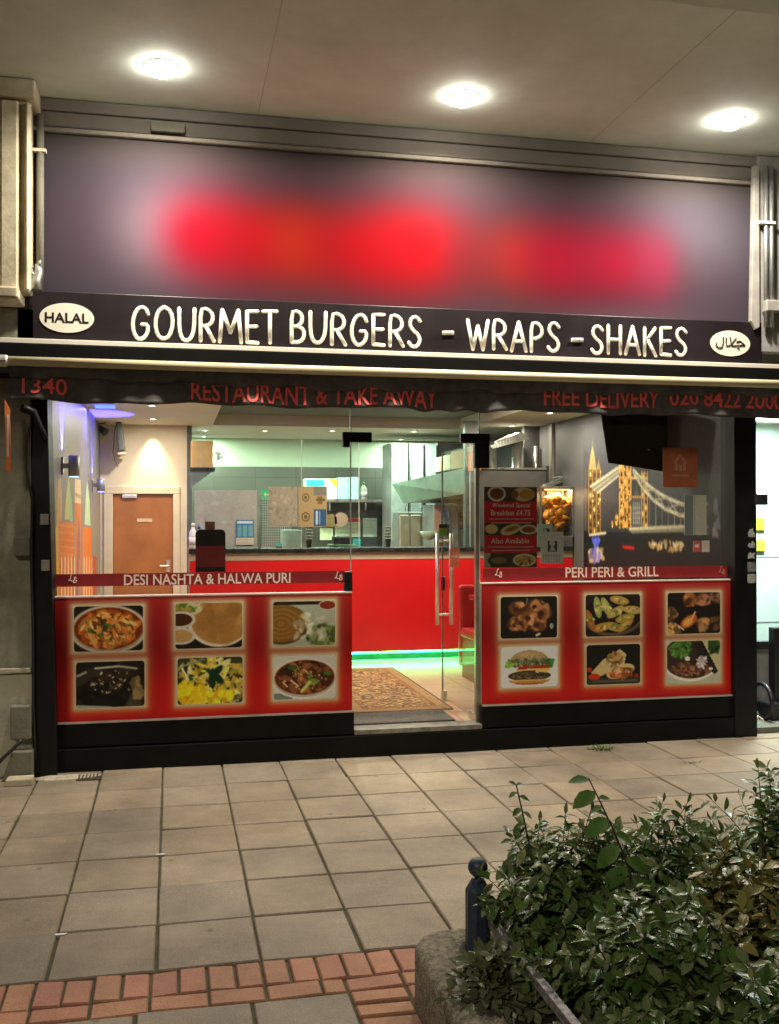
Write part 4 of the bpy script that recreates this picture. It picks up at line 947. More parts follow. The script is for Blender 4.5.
# grill equipment on the counter at the right
eq = thing('grill_back_panel', 'broad dull grey steel back panel standing on the counter at the right', 'equipment', (at(515, 548, 3.75).x, 3.75, ctop))
obj('panel_sheet', B(*(pbox(479, 469, 547.5, 549, 3.75, .04)[:4]), ctop, at(515, 468.5, 3.75).z), mat('dull_grey_sheet', (.04, .037, .033), .6, var=.15), eq, bev=.004)
obj('top_edge', B(*pbox(479, 467.5, 547.5, 469.5, 3.73, .08)), M_steel, eq)
obj('side_flange', B(*pbox(547, 466, 549, 549, 3.72, .05)), M_dark, eq)
du = thing('flue_ducts', 'pair of bright silver flue ducts with slanted cowl above the grey panel', 'ducts', (at(505, 468, 4.3).x, 4.3, ctop))
M_duct = mat('bright_duct_steel', (.66, .67, .6), .3, metal=.85)
for a, b, tp in ((486.5, 496.5, 446), (512, 523, 438)):
    c0 = at((a+b)/2, 468, 4.4); k = (at(b, 468, 4.4).x-at(a, 468, 4.4).x)/2; zt_ = at(a, tp-4, 4.4).z
    hh = zt_-c0.z+.3; obj('duct', MB().lathe([(k, -.3), (k, hh*.35-.3), (k*1.06, hh*.36-.3), (k*1.06, hh*.4-.3), (k, hh*.41-.3), (k, hh-.3)], (c0.x, 4.4, c0.z), 'z', 24), M_duct, du, smooth=True)
q = [at(*z, 4.3) for z in ((489, 446), (515, 434), (520, 432), (528, 439), (522, 441), (492, 449))]
obj('duct_cowl', MB().prism([(p.x, p.z) for p in q], 'y', 4.25, 4.7), M_duct, du, bev=.004)
m = MB()
for k in range(9): p0 = at(493+k*2.9, 446-k*1.25, 4.24); m.box(p0.x, p0.x+.012, 4.236, 4.249, p0.z-.03, p0.z+.02)
obj('cowl_ribs', m, M_dsteel, du)
obj('dark_chase', B(at(524, 450, 4.6).x, XR, 4.6, 4.7, FLZ, CEZ), mat('charcoal_wall', (.075, .072, .072), .5), None, label='charcoal boxed wall section behind the silver ducts', cat='partition')
c0 = at(536, 468, 4.55); obj('thin_pipe', MB().tube([(c0.x, 4.56, c0.z-.3), (c0.x, 4.56, at(536, 446, 4.55).z)], .025, 12), M_duct, None, smooth=True, label='thin silver pipe on the charcoal wall right of the ducts', cat='pipe')
c0 = at(554, 468, 4.1); obj('wall_trim', B(c0.x-.03, c0.x+.03, 4.1, 4.2, ctop, at(554, 423, 4.1).z), mat('olive_grey_trim', (.22, .20, .16), .5), None, label='pale vertical corner trim by the charcoal wall', cat='trim')
# rotisserie
ro = thing('rotisserie', 'glass rotisserie cabinet holding orange roast chickens on the counter', 'rotisserie', (at(560, 549, 3.7).x, 3.7, ctop))
q = pbox(540, 487, 574, 549, 3.47, .3)
qz = at(560, 489, 3.47).z
m = MB()
for X in (q[0], q[1]-.02): m.box(X, X+.02, 3.47, 3.49, ctop, qz); m.box(X, X+.02, 3.76, 3.78, ctop, qz)
m.box(q[0], q[1], 3.47, 3.78, qz, qz+.03); m.box(q[0], q[1], 3.47, 3.78, ctop, ctop+.12)
obj('cabinet_frame', m, M_steel, ro, bev=.003)
obj('cabinet_back', B(q[0]+.02, q[1]-.02, 3.765, 3.775, ctop+.12, qz), mat('brown_baked_steel', (.24, .18, .12), .4), ro)
obj('cabinet_pane', B(q[0]+.02, q[1]-.02, 3.472, 3.478, ctop+.12, qz), M_pane, ro)
m = MB()
for (px, py, r_) in ((547, 502, .06), (557, 500, .065), (565, 503, .05), (548, 513, .06), (559, 513, .06), (552, 522, .05), (562, 523, .045)):
    p0 = at(px, py, 3.62)
    for k in range(4):
        d = Vector((rnd.uniform(-.04, .04), rnd.uniform(-.03, .03), rnd.uniform(-.03, .03)))
        m.lathe([(.001, -r_), (r_*.7, -r_*.7), (r_*rnd.uniform(.8, 1), 0), (r_*.6, r_*.7), (.001, r_)], tuple(p0+d), rnd.choice('xyz'), 12)
for (px, py) in ((553, 508), (562, 517), (549, 519), (563, 508), (556, 527)):
    p0 = at(px, py, 3.58); a_ = rnd.uniform(-.8, .8); m.tube([p0, p0+Vector((.05*math.cos(a_), 0, .05*math.sin(a_))), p0+Vector((.10*math.cos(a_), -.01, .10*math.sin(a_)))], [.035, .026, .01], 8)
obj('roast_chicken', m, mat('orange_roast_skin', (.85, .32, .03), .3, var=.25, scale=20, bump=.3), ro, smooth=True)
p0 = at(557, 492, 3.62); area('rotisserie_light', (p0.x, 3.62, qz-.01), .3, 8, (1, .7, .35), shape='RECTANGLE', sy=.1, parent=ro)
obj('lamp_bar', B(p0.x-.15, p0.x+.15, 3.6, 3.64, qz-.008, qz-.001), emis('heat_lamp_glow', (1, .6, .25), 5), ro)
m = MB(); a, b = at(543, 487, 3.6), at(566, 480, 3.9)
m.tube([a, b], .02, 8); m.tube([a+Vector((0, 0, .02)), b+Vector((.02, 0, .05))], .01, 8); m.tube([at(552, 478, 3.8), at(577, 474, 3.9)], .01, 8)
obj('foil_roll', m, M_chrome, None, label='silver skewers lying across the top of the rotisserie', cat='skewers')
# papers on the right window glass
def icon_paper(p): p.rect(.3, .28, .72, .62, (60, 60, 58)); p.ell(.5, .36, .12, .1, (190, 190, 186), .2); p.poly([(.36, .6), (.46, .46), (.56, .46), (.66, .6)], (180, 180, 176)); p.rect(.05, .72, .95, .78, (150, 148, 142), .6); [p.rect(.08+.12*k, .78, .14+.12*k, 1, (150, 140, 132), .6) for k in range(8)]
poster('tear_off_notice', 541, 532, 563.5, 563.5, .022, (196, 194, 186), icon_paper, 'white tear-off notice with a dark square icon on the right window')
def mint_paper(p): p.rect(.35, .2, .8, .75, (60, 80, 70)); p.ell(.5, .4, .15, .2, (150, 190, 170))
poster('small_notice', 537.5, 524, 552.5, 547, .03, (176, 200, 184), mint_paper, 'small mint notice tucked behind the tear-off notice')

# menu board on the window
def menu(p):
    for (a, b) in ((0, .18), (.44, .60), (.82, 1)): p.rect(0, a, 1, b, (62, 56, 46))
    p.ell(.24, .085, .17, .095, (205, 195, 170), .08); p.ell(.24, .085, .13, .07, (104, 62, 44), .2); p.ell(.74, .09, .22, .085, (190, 170, 120), .1); p.ell(.8, .09, .14, .06, (176, 130, 66), .2); p.ell(.58, .09, .07, .05, (120, 84, 50), .3)
    p.ell(.14, .52, .12, .06, (196, 170, 110), .15); p.ell(.5, .53, .2, .06, (196, 170, 120), .1, -.3); p.ell(.52, .52, .14, .03, (130, 100, 50), .3, -.3); p.ell(.84, .53, .17, .06, (200, 190, 165), .1); p.ell(.84, .53, .13, .04, (120, 76, 50), .3)
    p.rect(.0, .82, .12, 1, (150, 150, 130)); p.ell(.28, .91, .21, .075, (60, 50, 36), .1); p.ell(.28, .91, .15, .045, (110, 96, 64), .3); p.ell(.76, .91, .22, .08, (200, 186, 140), .1); p.ell(.76, .91, .18, .06, (160, 130, 70), .2); p.chunks(40, [(180, 150, 90), (120, 96, 50)], .012, (.76, .91, .15, .05))
mb_ = poster('menu_board', 484, 487, 537, 567.5, .025, (176, 40, 48), menu, 'tall red menu board with food pictures on the right window', 'menu board')
M_mtxt = mat('menu_lettering', s255(226, 196, 180), .6)
for s, a, b, t0, t1 in (('Weekend Special', 492, 530, 503, 508.5), ('Breakfast £4.75', 491, 530, 510, 515.5), ('Also Available', 491, 529, 538, 543.5)):
    obj('menu_lettering', text_px(s, a, b, t0, t1, .0235, 0, .0015, .012), M_mtxt, mb_)
for k, (a, b, y_) in enumerate(((489, 534, 519), (491, 531, 523), (488, 534, 547), (492, 530, 550.5))):
    q = pbox(a, y_-.5, b, y_+.5, .0225, .0015); obj('small_print_line', B(*q), mat('pale_small_print', (.5, .25, .24), .6), mb_)
# dark red card on the left window
cdq = thing('table_menu_card', 'dark glossy card holder with burgundy lower half at the left window', 'menu holder', (at(210, 570, .06).x, .06, at(210, 572, .06).z))
q = pbox(195.5, 529.5, 225.5, 572, .05, .015); r_ = .03
o_ = [(q[0], q[4]), (q[1], q[4]), (q[1], q[5]-r_), (q[1]-.01, q[5]-.008), (q[1]-r_, q[5]), (q[0]+r_, q[5]), (q[0]+.01, q[5]-.008), (q[0], q[5]-r_)]
obj('card_back', MB().prism(o_, 'y', .05, .065), mat('black_gloss_card', (.045, .036, .032), .35), cdq)
q2 = pbox(195.5, 546, 225.5, 567, .045, .004); obj('burgundy_card', B(*q2), mat('burgundy_card', (.34, .05, .055), .35), cdq)
q3 = pbox(205, 521.5, 215, 529.5, .075, .02); obj('framed_picture', B(*q3), mat('brown_frame', (.42, .20, .14), .4), None, bev=.004, label='tiny brown picture frame standing on the dark card holder', cat='picture frame')

# television, hung near the right wall
tvp = [at(*q, 1.2) for q in ((600, 410), (691, 410), (691.5, 476), (608, 463))]
tv = thing('television', 'large dark television hanging tilted below the ceiling at the right', 'television', (tvp[1].x, 1.2, 2.3))
m = MB(); dy = (.25, -.2, -.2, .25)
vs = [Vector((p.x, 1.2+d*.0, p.z)) for p, d in zip(tvp, dy)]
m.add([tuple(v) for v in vs]+[tuple(v+Vector((.05, .09, .01))) for v in vs], [(0, 1, 2, 3), (7, 6, 5, 4), (0, 4, 5, 1), (1, 5, 6, 2), (2, 6, 7, 3), (3, 7, 4, 0)])
obj('screen_case', m, mat('tv_black_plastic', (.012, .012, .014), .3), tv, bev=.006)
ctr = sum(vs, Vector())/4; m = MB(); m.add([tuple(ctr+(v-ctr)*.94+Vector((0, -.003, 0))) for v in vs]+[tuple(ctr+(v-ctr)*.94+Vector((0, .004, 0))) for v in vs], [(0, 1, 2, 3), (7, 6, 5, 4), (0, 4, 5, 1), (1, 5, 6, 2), (2, 6, 7, 3), (3, 7, 4, 0)])
obj('screen_glass', m, mat('tv_dark_glass', (.010, .010, .012), .15), tv)
obj('wall_bracket', MB().tube([tuple(ctr+Vector((.05, .08, 0))), (XR, 1.35, ctr.z)], .03, 8), M_dark, tv)
obj('maker_dot', B(ctr.x-.012, ctr.x+.012, 1.19, 1.196, ctr.z-.10, ctr.z-.085), M_dsteel, tv)

# mural of a lit bridge at night on the right wall
y_a, y_b = atx(584, 500, XR).y, .08
mz0, mz1 = .9, CEZ-.02
MW, MH = 380, 260
p = Pic(MW, MH, (70, 68, 74), asp=(y_a-y_b)/(mz1-mz0))
def wp_(px, py): q = atx(px, py, XR); return ((y_a-q.y)/(y_a-y_b), (mz1-q.z)/(mz1-mz0))
def pp_(pts): return [wp_(*q) for q in pts]
# dusk sky, river bank, reflections belong to the printed picture
p.blend(smooth(.35, .75, p.v), (44, 42, 48)); p.poly(pp_([(584, 531), (740, 535), (740, 600), (584, 600)]), (26, 26, 30))
gold, pale, sh_ = (224, 160, 66), (206, 198, 168), (90, 66, 40)
def tower(l, r, top, bot, body, lit, n_):
    p.poly(pp_([(l, bot), (l, top), (r, top), (r, bot)]), body)
    for k in range(n_+1): p.line(*wp_(l+(r-l)*k/n_, top), *wp_(l+(r-l)*k/n_, bot), .006, lit)
    for k in range(9):
        y = top+(bot-top)*(k+.3)/9; p.line(*wp_(l, y), *wp_(r, y), .0045, [q*.8 for q in lit])
        for j in range(n_): p.ell(*wp_(l+(r-l)*(j+.5)/n_, y+2.6), .010/p.asp, .012, (46, 36, 26) if (j+k) % 3 else (250, 214, 130), .5)
tower(589, 601, 470, 533, (92, 70, 44), (170, 128, 68), 3); p.poly(pp_([(589, 470), (591.5, 452), (593, 446), (594.5, 452), (597, 470)]), (150, 130, 84)); p.poly(pp_([(597, 470), (599, 459), (601, 470)]), (140, 120, 78))
p.line(*wp_(593, 450), *wp_(593, 441), .004, (150, 138, 110)); p.line(*wp_(586, 470), *wp_(586, 530), .006, (120, 110, 90))
p.poly(pp_([(591, 487), (616, 467), (624, 466), (626, 471), (598, 493)]), (128, 122, 106)); p.line(*wp_(591, 486.5), *wp_(622, 465.5), .009, pale); p.line(*wp_(598, 493), *wp_(626, 470), .007, pale); p.line(*wp_(594, 490), *wp_(624, 468), .005, (176, 170, 148))
p.poly(pp_([(620, 527), (620, 462), (650, 462), (650, 527)]), (50, 47, 48)); p.poly(pp_([(633, 500), (637, 486), (641, 500), (641, 526), (633, 526)]), (78, 76, 80))
for k in range(4): p.line(*wp_(634+2*k, 503), *wp_(634+2*k, 524), .005, (186, 184, 180)); p.line(*wp_(633, 508+5*k), *wp_(641, 508+5*k), .004, (150, 150, 150))
tower(620, 631.5, 462, 528, (214, 142, 50), (250, 190, 90), 3); tower(642, 648, 472, 528, (150, 106, 56), (224, 168, 90), 2); p.line(*wp_(631, 478), *wp_(648, 478), .01, (220, 180, 110)); p.line(*wp_(631, 497), *wp_(644, 497), .006, (200, 150, 80))
p.ell(*wp_(617, 520), .012, .03, (240, 176, 70), .6); p.ell(*wp_(613, 524), .008, .018, (220, 150, 60), .6)
def curve(pts, wd, col):
    for a, b in zip(pts[:-1], pts[1:]): p.line(*wp_(*a), *wp_(*b), wd, col)
up_ = [(634, 470), (644, 481), (656, 491), (668, 498), (682, 504), (700, 508)]; lo_ = [(634, 472), (643, 488), (654, 500), (666, 509), (680, 515), (700, 519)]
curve(up_, .012, (226, 220, 196)); curve(lo_, .012, (226, 220, 196))
for a, b in zip(up_, lo_[1:]): p.line(*wp_(*a), *wp_(*b), .006, (170, 162, 140))
for a, b in zip(lo_, up_[1:]): p.line(*wp_(*a), *wp_(*b), .006, (170, 162, 140))
for k in range(9): X = 644+6.2*k; p.line(*wp_(X, 484+ (k*4.2 if k < 7 else 30)), *wp_(X, 528), .004, (170, 166, 150))
p.line(*wp_(630, 529), *wp_(702, 526), .012, pale); p.line(*wp_(632, 532), *wp_(702, 530), .008, (140, 134, 116))
p.chunks(8, [(70, 80, 220), (120, 130, 240)], .016, wp_(597, 541)+(.035, .02)); p.chunks(16, [(120, 110, 200), (190, 160, 120)], .02, wp_(597, 556)+(.08, .03)); p.chunks(40, [(210, 190, 150), (190, 150, 90)], .008, wp_(668, 546)+(.13, .02)); p.line(*wp_(624, 547), *wp_(634, 548), .012, (200, 30, 30)); p.line(*wp_(590, 535), *wp_(606, 533), .01, (200, 190, 170))
p.chunks(26, [(120, 110, 110), (90, 90, 110)], .012, wp_(715, 520)+(.1, .1))
for _ in range(2): p.c[1:-1, 1:-1] = (p.c[1:-1, 1:-1]*2+p.c[:-2, 1:-1]+p.c[2:, 1:-1]+p.c[1:-1, :-2]+p.c[1:-1, 2:])/6
p.chunks(220, [(250, 200, 110), (60, 50, 40), (120, 90, 50)], .006, wp_(612, 505)+(.16, .25), 1.3, ((p.c[..., 0]-p.c[..., 2]) > .15).astype(float))
p.grain(.08)
mur = thing('bridge_mural', 'dark wall mural of a golden lit suspension bridge at night along the right wall', 'mural', (XR-.01, 1.5, mz0))
print_grid('mural_print', lambda u, v: (XR-.006, y_a-u*(y_a-y_b), mz1-v*(mz1-mz0)), p.c, print_mat('mural_matt', .45), mur)
obj('mural_backing', B(XR-.005, XR-.0005, y_b, y_a, mz0, mz1), M_dark, mur)
# mural on the left wall
ya_, yb_ = .08, BW-.02
p = Pic(340, 240, (150, 141, 128), asp=(yb_-ya_)/(mz1-mz0))
def wq(px, py): q = atx(px, py, XL); return ((q.y-ya_)/(yb_-ya_), (mz1-q.z)/(mz1-mz0))
def pq(pts): return [wq(*a) for a in pts]
p.blend(smooth(.25, .75, p.u)*smooth(.6, .2, p.v), (88, 90, 98)); p.poly(pq([(51, 600), (51, 540), (56, 525), (57, 480), (60, 478), (60, 600)]), (226, 176, 96)); p.poly(pq([(52, 600), (52, 562), (58, 560), (58, 600)]), (240, 190, 40))
p.poly(pq([(58, 600), (58, 521), (72.5, 523), (72.5, 600)]), (236, 128, 50)); p.poly(pq([(74, 600), (74, 503), (80.5, 504), (80.5, 600)]), (222, 130, 72)); p.poly(pq([(82, 600), (82, 526), (91, 528), (91, 600)]), (232, 122, 48)); p.poly(pq([(91.5, 600), (91.5, 556), (96, 557), (96, 600)]), (200, 80, 50))
for k in range(5): p.line(*wq(60+k*2.6, 523), *wq(60+k*2.6, 558), .004, (200, 96, 40), .6)
for k in range(5): p.line(*wq(58, 525+k*7), *wq(74, 527+k*7), .005, (240, 160, 96), .6)
p.poly(pq([(64, 520), (65, 500), (68, 477), (71, 500), (72, 520)]), (210, 206, 120)); p.poly(pq([(68, 477), (71, 500), (72, 521), (69, 522)]), (150, 196, 160)); p.poly(pq([(84, 524), (85, 500), (86.5, 480), (89, 500), (90, 526)]), (196, 216, 160)); p.poly(pq([(74, 503), (74.3, 479), (80, 480), (80.5, 504)]), (232, 206, 160)); p.line(*wq(74, 494), *wq(80, 497), .012, (190, 160, 120))
p.poly(pq([(75, 600), (77, 530), (78, 515), (79.5, 532), (80, 600)]), (170, 110, 110))
for (a, b, n_) in ((61, 74, 5), (83.5, 91.5, 4)):
    for k in range(n_): p.line(*wq(a+(b-a)*k/(n_-1), 560), *wq(a+(b-a)*k/(n_-1), 598), .022, (250, 240, 206))
p.line(*wq(55.5, 478), *wq(55.5, 540), .006, (240, 214, 140)); p.line(*wq(60.5, 490), *wq(60.5, 520), .006, (244, 224, 150)); p.line(*wq(91, 482), *wq(91, 512), .006, (240, 224, 160)); p.line(*wq(79, 560), *wq(79, 596), .01, (236, 210, 70)); p.grain(.03)
mul = thing('skyline_mural', 'bright orange, yellow and mint stylised mural along the left wall', 'mural', (XL, 2, mz0))
print_grid('mural_print', lambda u, v: (XL+.006, ya_+u*(yb_-ya_), mz1-v*(mz1-mz0)), p.c, print_mat('mural_matt', .45), mul)
obj('mural_backing', B(XL+.0005, XL+.005, ya_, yb_, mz0, mz1), M_paper, mul)
# blue wall washers
M_blue = emis('blue_lamp_glow', (.12, .2, 1), 8)
for px, pyt, pyb, X, lb in ((74, 455.5, 476.5, XL+.10, 'steel up and down wall lamp glowing blue, nearer the window'), (101, 479, 491.5, XL+.10, 'steel up and down wall lamp glowing blue, nearer the brown door')):
    c0 = atx(px, (pyt+pyb)/2, X); h = (atx(px, pyt, X).z-atx(px, pyb, X).z)/2; r_ = .045
    t = thing('wall_lamp', lb, 'wall lamp', (X, c0.y, c0.z), 'up and down wall lamps on the left mural wall')
    obj('lamp_tube', MB().lathe([(r_*.9, -h), (r_, -h+.005), (r_, h-.005), (r_*.9, h)], (X, c0.y, c0.z), 'z', 20), M_dsteel, t, smooth=True)
    obj('lamp_lens', MB().lathe([(r_*.85, -h-.004), (r_*.8, -h-.001)], (X, c0.y, c0.z), 'z', 20), M_blue, t)
    obj('mounting_arm', B(XL+.006, X-.03, c0.y-.02, c0.y+.02, c0.z-.02, c0.z+.02), M_steel, t)
    obj('wall_plate', B(XL+.006, XL+.02, c0.y-.04, c0.y+.04, c0.z-.07, c0.z+.07), M_steel, t, bev=.004)
    spot('lamp_up', (XL+.036, c0.y, c0.z+h+.004), (XL+.02, c0.y, CEZ), 260, 64, (.05, .04, 1), .08, .006, t)
    spot('lamp_down', (X-.04, c0.y, c0.z-h-.02), (X-.1, c0.y, 1), 3, 60, (.3, .4, 1), .7, .01, t)
c0 = at(104, 409, 3.2); obj('blue_led_strip', B(at(95, 409, 3.2).x, at(115, 409, 3.2).x, 3.2, 3.25, CEZ-.03, CEZ-.002), emis('blue_strip_glow', (.06, .12, 1), 3.5), None, label='short blue light strip on the ceiling by the left wall', cat='light strip')
area('blue_strip_light', (c0.x, 3.25, CEZ-.04), .4, 15, (.14, .1, 1), shape='RECTANGLE', sy=.03)
# loudspeaker with trailing cables
sp = thing('loudspeaker', 'grey loudspeaker hung near the ceiling above the brown door, with loose cable', 'loudspeaker', at(121, 435, BW-.25))
q = [at(*z, BW-.25) for z in ((116.5, 419), (121, 420.5), (125.3, 450.5), (119, 451))]
obj('speaker_case', MB().prism([(a.x, a.z) for a in q], 'y', BW-.35, BW-.1), mat('charcoal_plastic', (.10, .115, .11), .5), sp, bev=.01)
a0 = at(122.5, 453, BW-.25); obj('speaker_foot', B(a0.x-.05, a0.x+.04, BW-.34, BW-.12, a0.z-.02, a0.z), M_palesticker, sp)
obj('signal_cable', MB().tube([at(*z, BW-.3) for z in ((117, 421), (114.5, 432), (114, 444), (113, 452), (115, 460), (118, 467))], .006, 6), M_dark, sp)
obj('supply_cable', MB().tube([at(*z, BW-.3) for z in ((118, 421), (113, 416), (109, 418), (105, 423), (98, 424), (97, 426))], .008, 6), M_dark, sp)
cm = thing('security_camera', 'small dark security camera on a stalk in the left corner', 'security camera', at(97, 427, BW-.3))
obj('camera_arm', MB().tube([at(96, 425.5, BW-.3), at(101, 429, BW-.3)], .012, 8), M_dark, cm)
obj('camera_body', MB().tube([at(99.5, 427.5, BW-.3), at(105.5, 432.5, BW-.35)], [.035, .05], 12), M_dark, cm)

# rug, mat and chair
rz = FLZ+.003
x0, x1 = at(352, 700, .5).x-.35, 0
a, b = atz(352, 669.5, rz), atz(391, 667, rz); c1, c2 = atz(362, 713, rz), atz(454, 709.5, rz)
ry0, ry1 = (c1.y+c2.y)/2, (a.y+b.y)/2; rx0_, rx1_ = c1.x-.0, c2.x
rx1_ = (c2.x+b.x)/2; rx0_ = min(c1.x, rx1_-.85)
p = Pic(150, 320, (168, 132, 92), asp=(rx1_-rx0_)/(ry1-ry0))
p.rect(0, 0, 1, .006, (50, 36, 24)); p.rect(0, .994, 1, 1, (50, 36, 24)); p.rect(0, 0, .02, 1, (50, 36, 24)); p.rect(.98, 0, 1, 1, (50, 36, 24)); p.rect(.12, .05, .88, .95, (150, 104, 62)); p.rect(.15, .06, .85, .94, (160, 124, 84))
for _ in range(1500):
    u_, v_ = .17+.66*rs.rand(), .07+.86*rs.rand(); an = rs.rand()*6.3; L = .035
    k = (108, 76, 54) if rs.rand() < .6 else (210, 168, 112); p.line(u_, v_, u_+L*math.cos(an), v_+L*.3*math.sin(an), .0055, k, .85)
p.grain(.1)
rug = thing('runner_rug', 'tan and brown patterned runner rug on the floor inside the doorway', 'rug', ((rx0_+rx1_)/2, ry0, FLZ))
print_grid('rug_pile', lambda u, v: (rx0_+u*(rx1_-rx0_), ry1+(ry0-ry1)*v, rz+.009), p.c*.95, print_mat('rug_wool', .95), rug)
obj('rug_base', B(rx0_, rx1_, ry0, ry1, FLZ+.001, rz+.008), M_brown, rug)
obj('door_mat', B(xb+.03, at(448, 716, .3).x, .08, ry0-.03, FLZ+.001, FLZ+.012), mat('grey_doormat', (.13, .115, .10), .95, var=.3, scale=60, bump=.5, bscale=300), None, label='plain dark grey door mat just inside the threshold', cat='door mat')
ch = thing('red_bench', 'dark red upholstered bench behind the open glass door', 'bench', (3.1, 1.95, FLZ))
X0, X1 = 2.84, 3.5; M_lea = mat('dark_red_leather', (.36, .02, .025), .35, var=.1)
obj('seat', B(X0, X1, 1.7, 2.2, FLZ+.40, FLZ+.5), M_lea, ch, bev=.03)
obj('base', B(X0+.02, X1-.02, 1.74, 2.2, FLZ, FLZ+.40), mat('bench_base_laminate', (.22, .018, .02), .4), ch)
obj('backrest', B(X0, X1, 2.2, 2.3, FLZ+.1, FLZ+.92), M_lea, ch, bev=.03)
tb = thing('red_table', 'glossy red table with dark base at the right window', 'table', (3.4, 1.0, FLZ))
obj('tabletop', B(2.85, 3.6, .5, 1.1, FLZ+.9, FLZ+.94), mat('red_sill_laminate', (.55, .03, .03)), tb, bev=.005)
obj('leg', B(3.1, 3.2, .7, .8, FLZ+.02, FLZ+.9), M_dark, tb); obj('foot_plate', B(2.95, 3.4, .58, .95, FLZ, FLZ+.02), M_dark, tb, bev=.004)
# stickers on the right window
st = thing('orange_house_sticker', 'square orange delivery sticker with pale house emblem on the right window', 'sticker', at(680, 487, -.004))
q = pbox(663, 448, 697.5, 487.5, -.006, .003); obj('sticker_sheet', B(*q), mat('window_orange', (.42, .12, .05), .5), st)
M_em = mat('emblem_print', (.5, .25, .16), .5)
w_ = q[1]-q[0]; h_ = q[5]-q[4]; em = lambda pts: [(q[0]+w_*a, q[4]+h_*b) for a, b in pts]
m = MB(); m.prism(em([(.3, .62), (.5, .86), (.7, .62), (.66, .58), (.5, .77), (.34, .58)]), 'y', -.009, -.0065); m.prism(em([(.34, .42), (.42, .42), (.42, .62), (.34, .6)]), 'y', -.009, -.0065); m.prism(em([(.58, .42), (.66, .42), (.66, .6), (.58, .62)]), 'y', -.009, -.0065); m.prism(em([(.46, .42), (.54, .42), (.54, .58), (.46, .58)]), 'y', -.009, -.0065)
m.prism(em([(.25, .28), (.75, .28), (.75, .33), (.25, .33)]), 'y', -.009, -.0065); obj('house_emblem', m, M_em, st)
def two_tone(p): p.rect(0, 0, .4, 1, (120, 134, 134)); p.rect(.43, 0, .47, 1, (150, 160, 156))
poster('white_notice', 684.5, 495, 706.5, 535, -.006, (190, 190, 176), two_tone, 'blank pale two-tone sheet on the right window beside the bridge mural')
poster('mini_card', 693.5, 541, 700.5, 552, -.006, (190, 90, 84), lambda p: p.rect(.2, .3, .8, .6, (220, 190, 180)), 'tiny red card low on the right window', 'card')
poster('mini_card', 702, 540.5, 709.5, 552, -.006, (196, 188, 178), lambda p: textlines(p, .2, .8, .3, .7, 3, (140, 130, 120)), 'tiny white card low on the right window', 'card')
# payment stickers on the right post
for i, (py0, py1, cc, lb) in enumerate(((528, 537, (.4, .4, .42), 'flame shaped pale sticker at the top'), (540.5, 548, (.42, .44, .48), 'pale blue grey sticker second from the top'), (552, 559, (.6, .6, .6), 'white splotched sticker third from the top'), (562, 572, (.3, .3, .3), 'grey square sticker fourth from the top'), (574, 583, (.65, .65, .62), 'white round-cornered sticker at the bottom'))):
    q = pbox(747.5, py0, 755.5, py1, -.1225, .002); zc = (q[4]+q[5])/2; xc_ = (q[0]+q[1])/2; a, b = (q[1]-q[0])/2, (q[5]-q[4])/2
    shp = [[(-.7, -1), (.8, -1), (1, -.2), (.5, .1), (.35, 1), (-.1, .5), (-.3, .8), (-.9, -.2)], [(-1, -.5), (-.2, -1), (.9, -.9), (.9, .3), (.2, .9), (0, .2), (-.6, .4)], [(-.9, -.9), (.3, -.7), (.9, -1), (.6, 0), (1, .8), (.1, .6), (-.3, 1), (-.8, .3)], None, None][i]
    shp = [(xc_+a*u_, zc+b*v_) for u_, v_ in (shp or [(-1, -.8), (-.8, -1), (.8, -1), (1, -.8), (1, .8), (.8, 1), (-.8, 1), (-1, .8)])]
    obj('post_sticker', MB().prism(shp, 'y', q[2]-.0, q[2]+.002), mat('post_sticker_%d' % i, cc, .5, var=.3, scale=60), None, label=lb+' of the right black post', cat='sticker', group='pale stickers down the right black post')

# =================================================================== PILASTERS AND NEIGHBOURS
py_ = -.34
lx1 = at(31, 200, py_).x; lz0 = at(15, 289, py_).z; lz1 = at(15, 84, py_).z
pl = thing('stone_pilaster', 'cream painted fluted pilaster rising beside the upper sign at the left', 'pilaster', (lx1-.3, -.2, lz0))
obj('shaft', B(lx1-.62, lx1-.02, py_+.03, -.021, lz0, lz1), M_stone, pl, bev=.01)
m = MB()
for a, b in ((-.60, -.46), (-.42, -.36), (-.21, -.07), (-.05, 0)): m.prism([(lx1+a, py_+.03), (lx1+a+.02, py_-.02), (lx1+b-.02, py_-.02), (lx1+b, py_+.03)], 'z', lz0, lz1-.12)
for z0, z1 in ((lz0+.02, lz0+.42), (lz0+.62, lz1-.2)): m.prism([(lx1-.33, py_+.03), (lx1-.315, py_-.015), (lx1-.255, py_-.015), (lx1-.24, py_+.03)], 'z', z0, z1)
obj('fluting', m, M_stone, pl, bev=.012)
obj('capital', B(lx1-.66, lx1+.03, py_-.04, -.021, lz1-.1, lz1+.03), M_stone, pl, bev=.015)
obj('base_ledge', B(lx1-.66, lx1-.07, py_-.09, -.021, lz0-.08, lz0), M_stone, pl, bev=.015)
obj('downpipe', MB().tube([(lx1+.03, -.09, lz0), (lx1+.03, -.09, lz1-.1)], .026, 10), M_dstone, pl, smooth=True)
wl_ = thing('side_pier', 'grimy grey rendered pier left of the black shopfront post', 'pier', (-1.6, -.05, 0))
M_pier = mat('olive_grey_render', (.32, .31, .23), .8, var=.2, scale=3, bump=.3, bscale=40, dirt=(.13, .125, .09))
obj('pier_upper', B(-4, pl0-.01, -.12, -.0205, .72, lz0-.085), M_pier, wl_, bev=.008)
obj('pier_lower', B(-4, pl0-.01, -.16, -.0205, 0, .72), mat('lit_render', (.50, .48, .37), .8, var=.15, scale=3, bump=.3, bscale=40), wl_, bev=.012)  # paler than the upper pier: light below the awning's shadow painted in
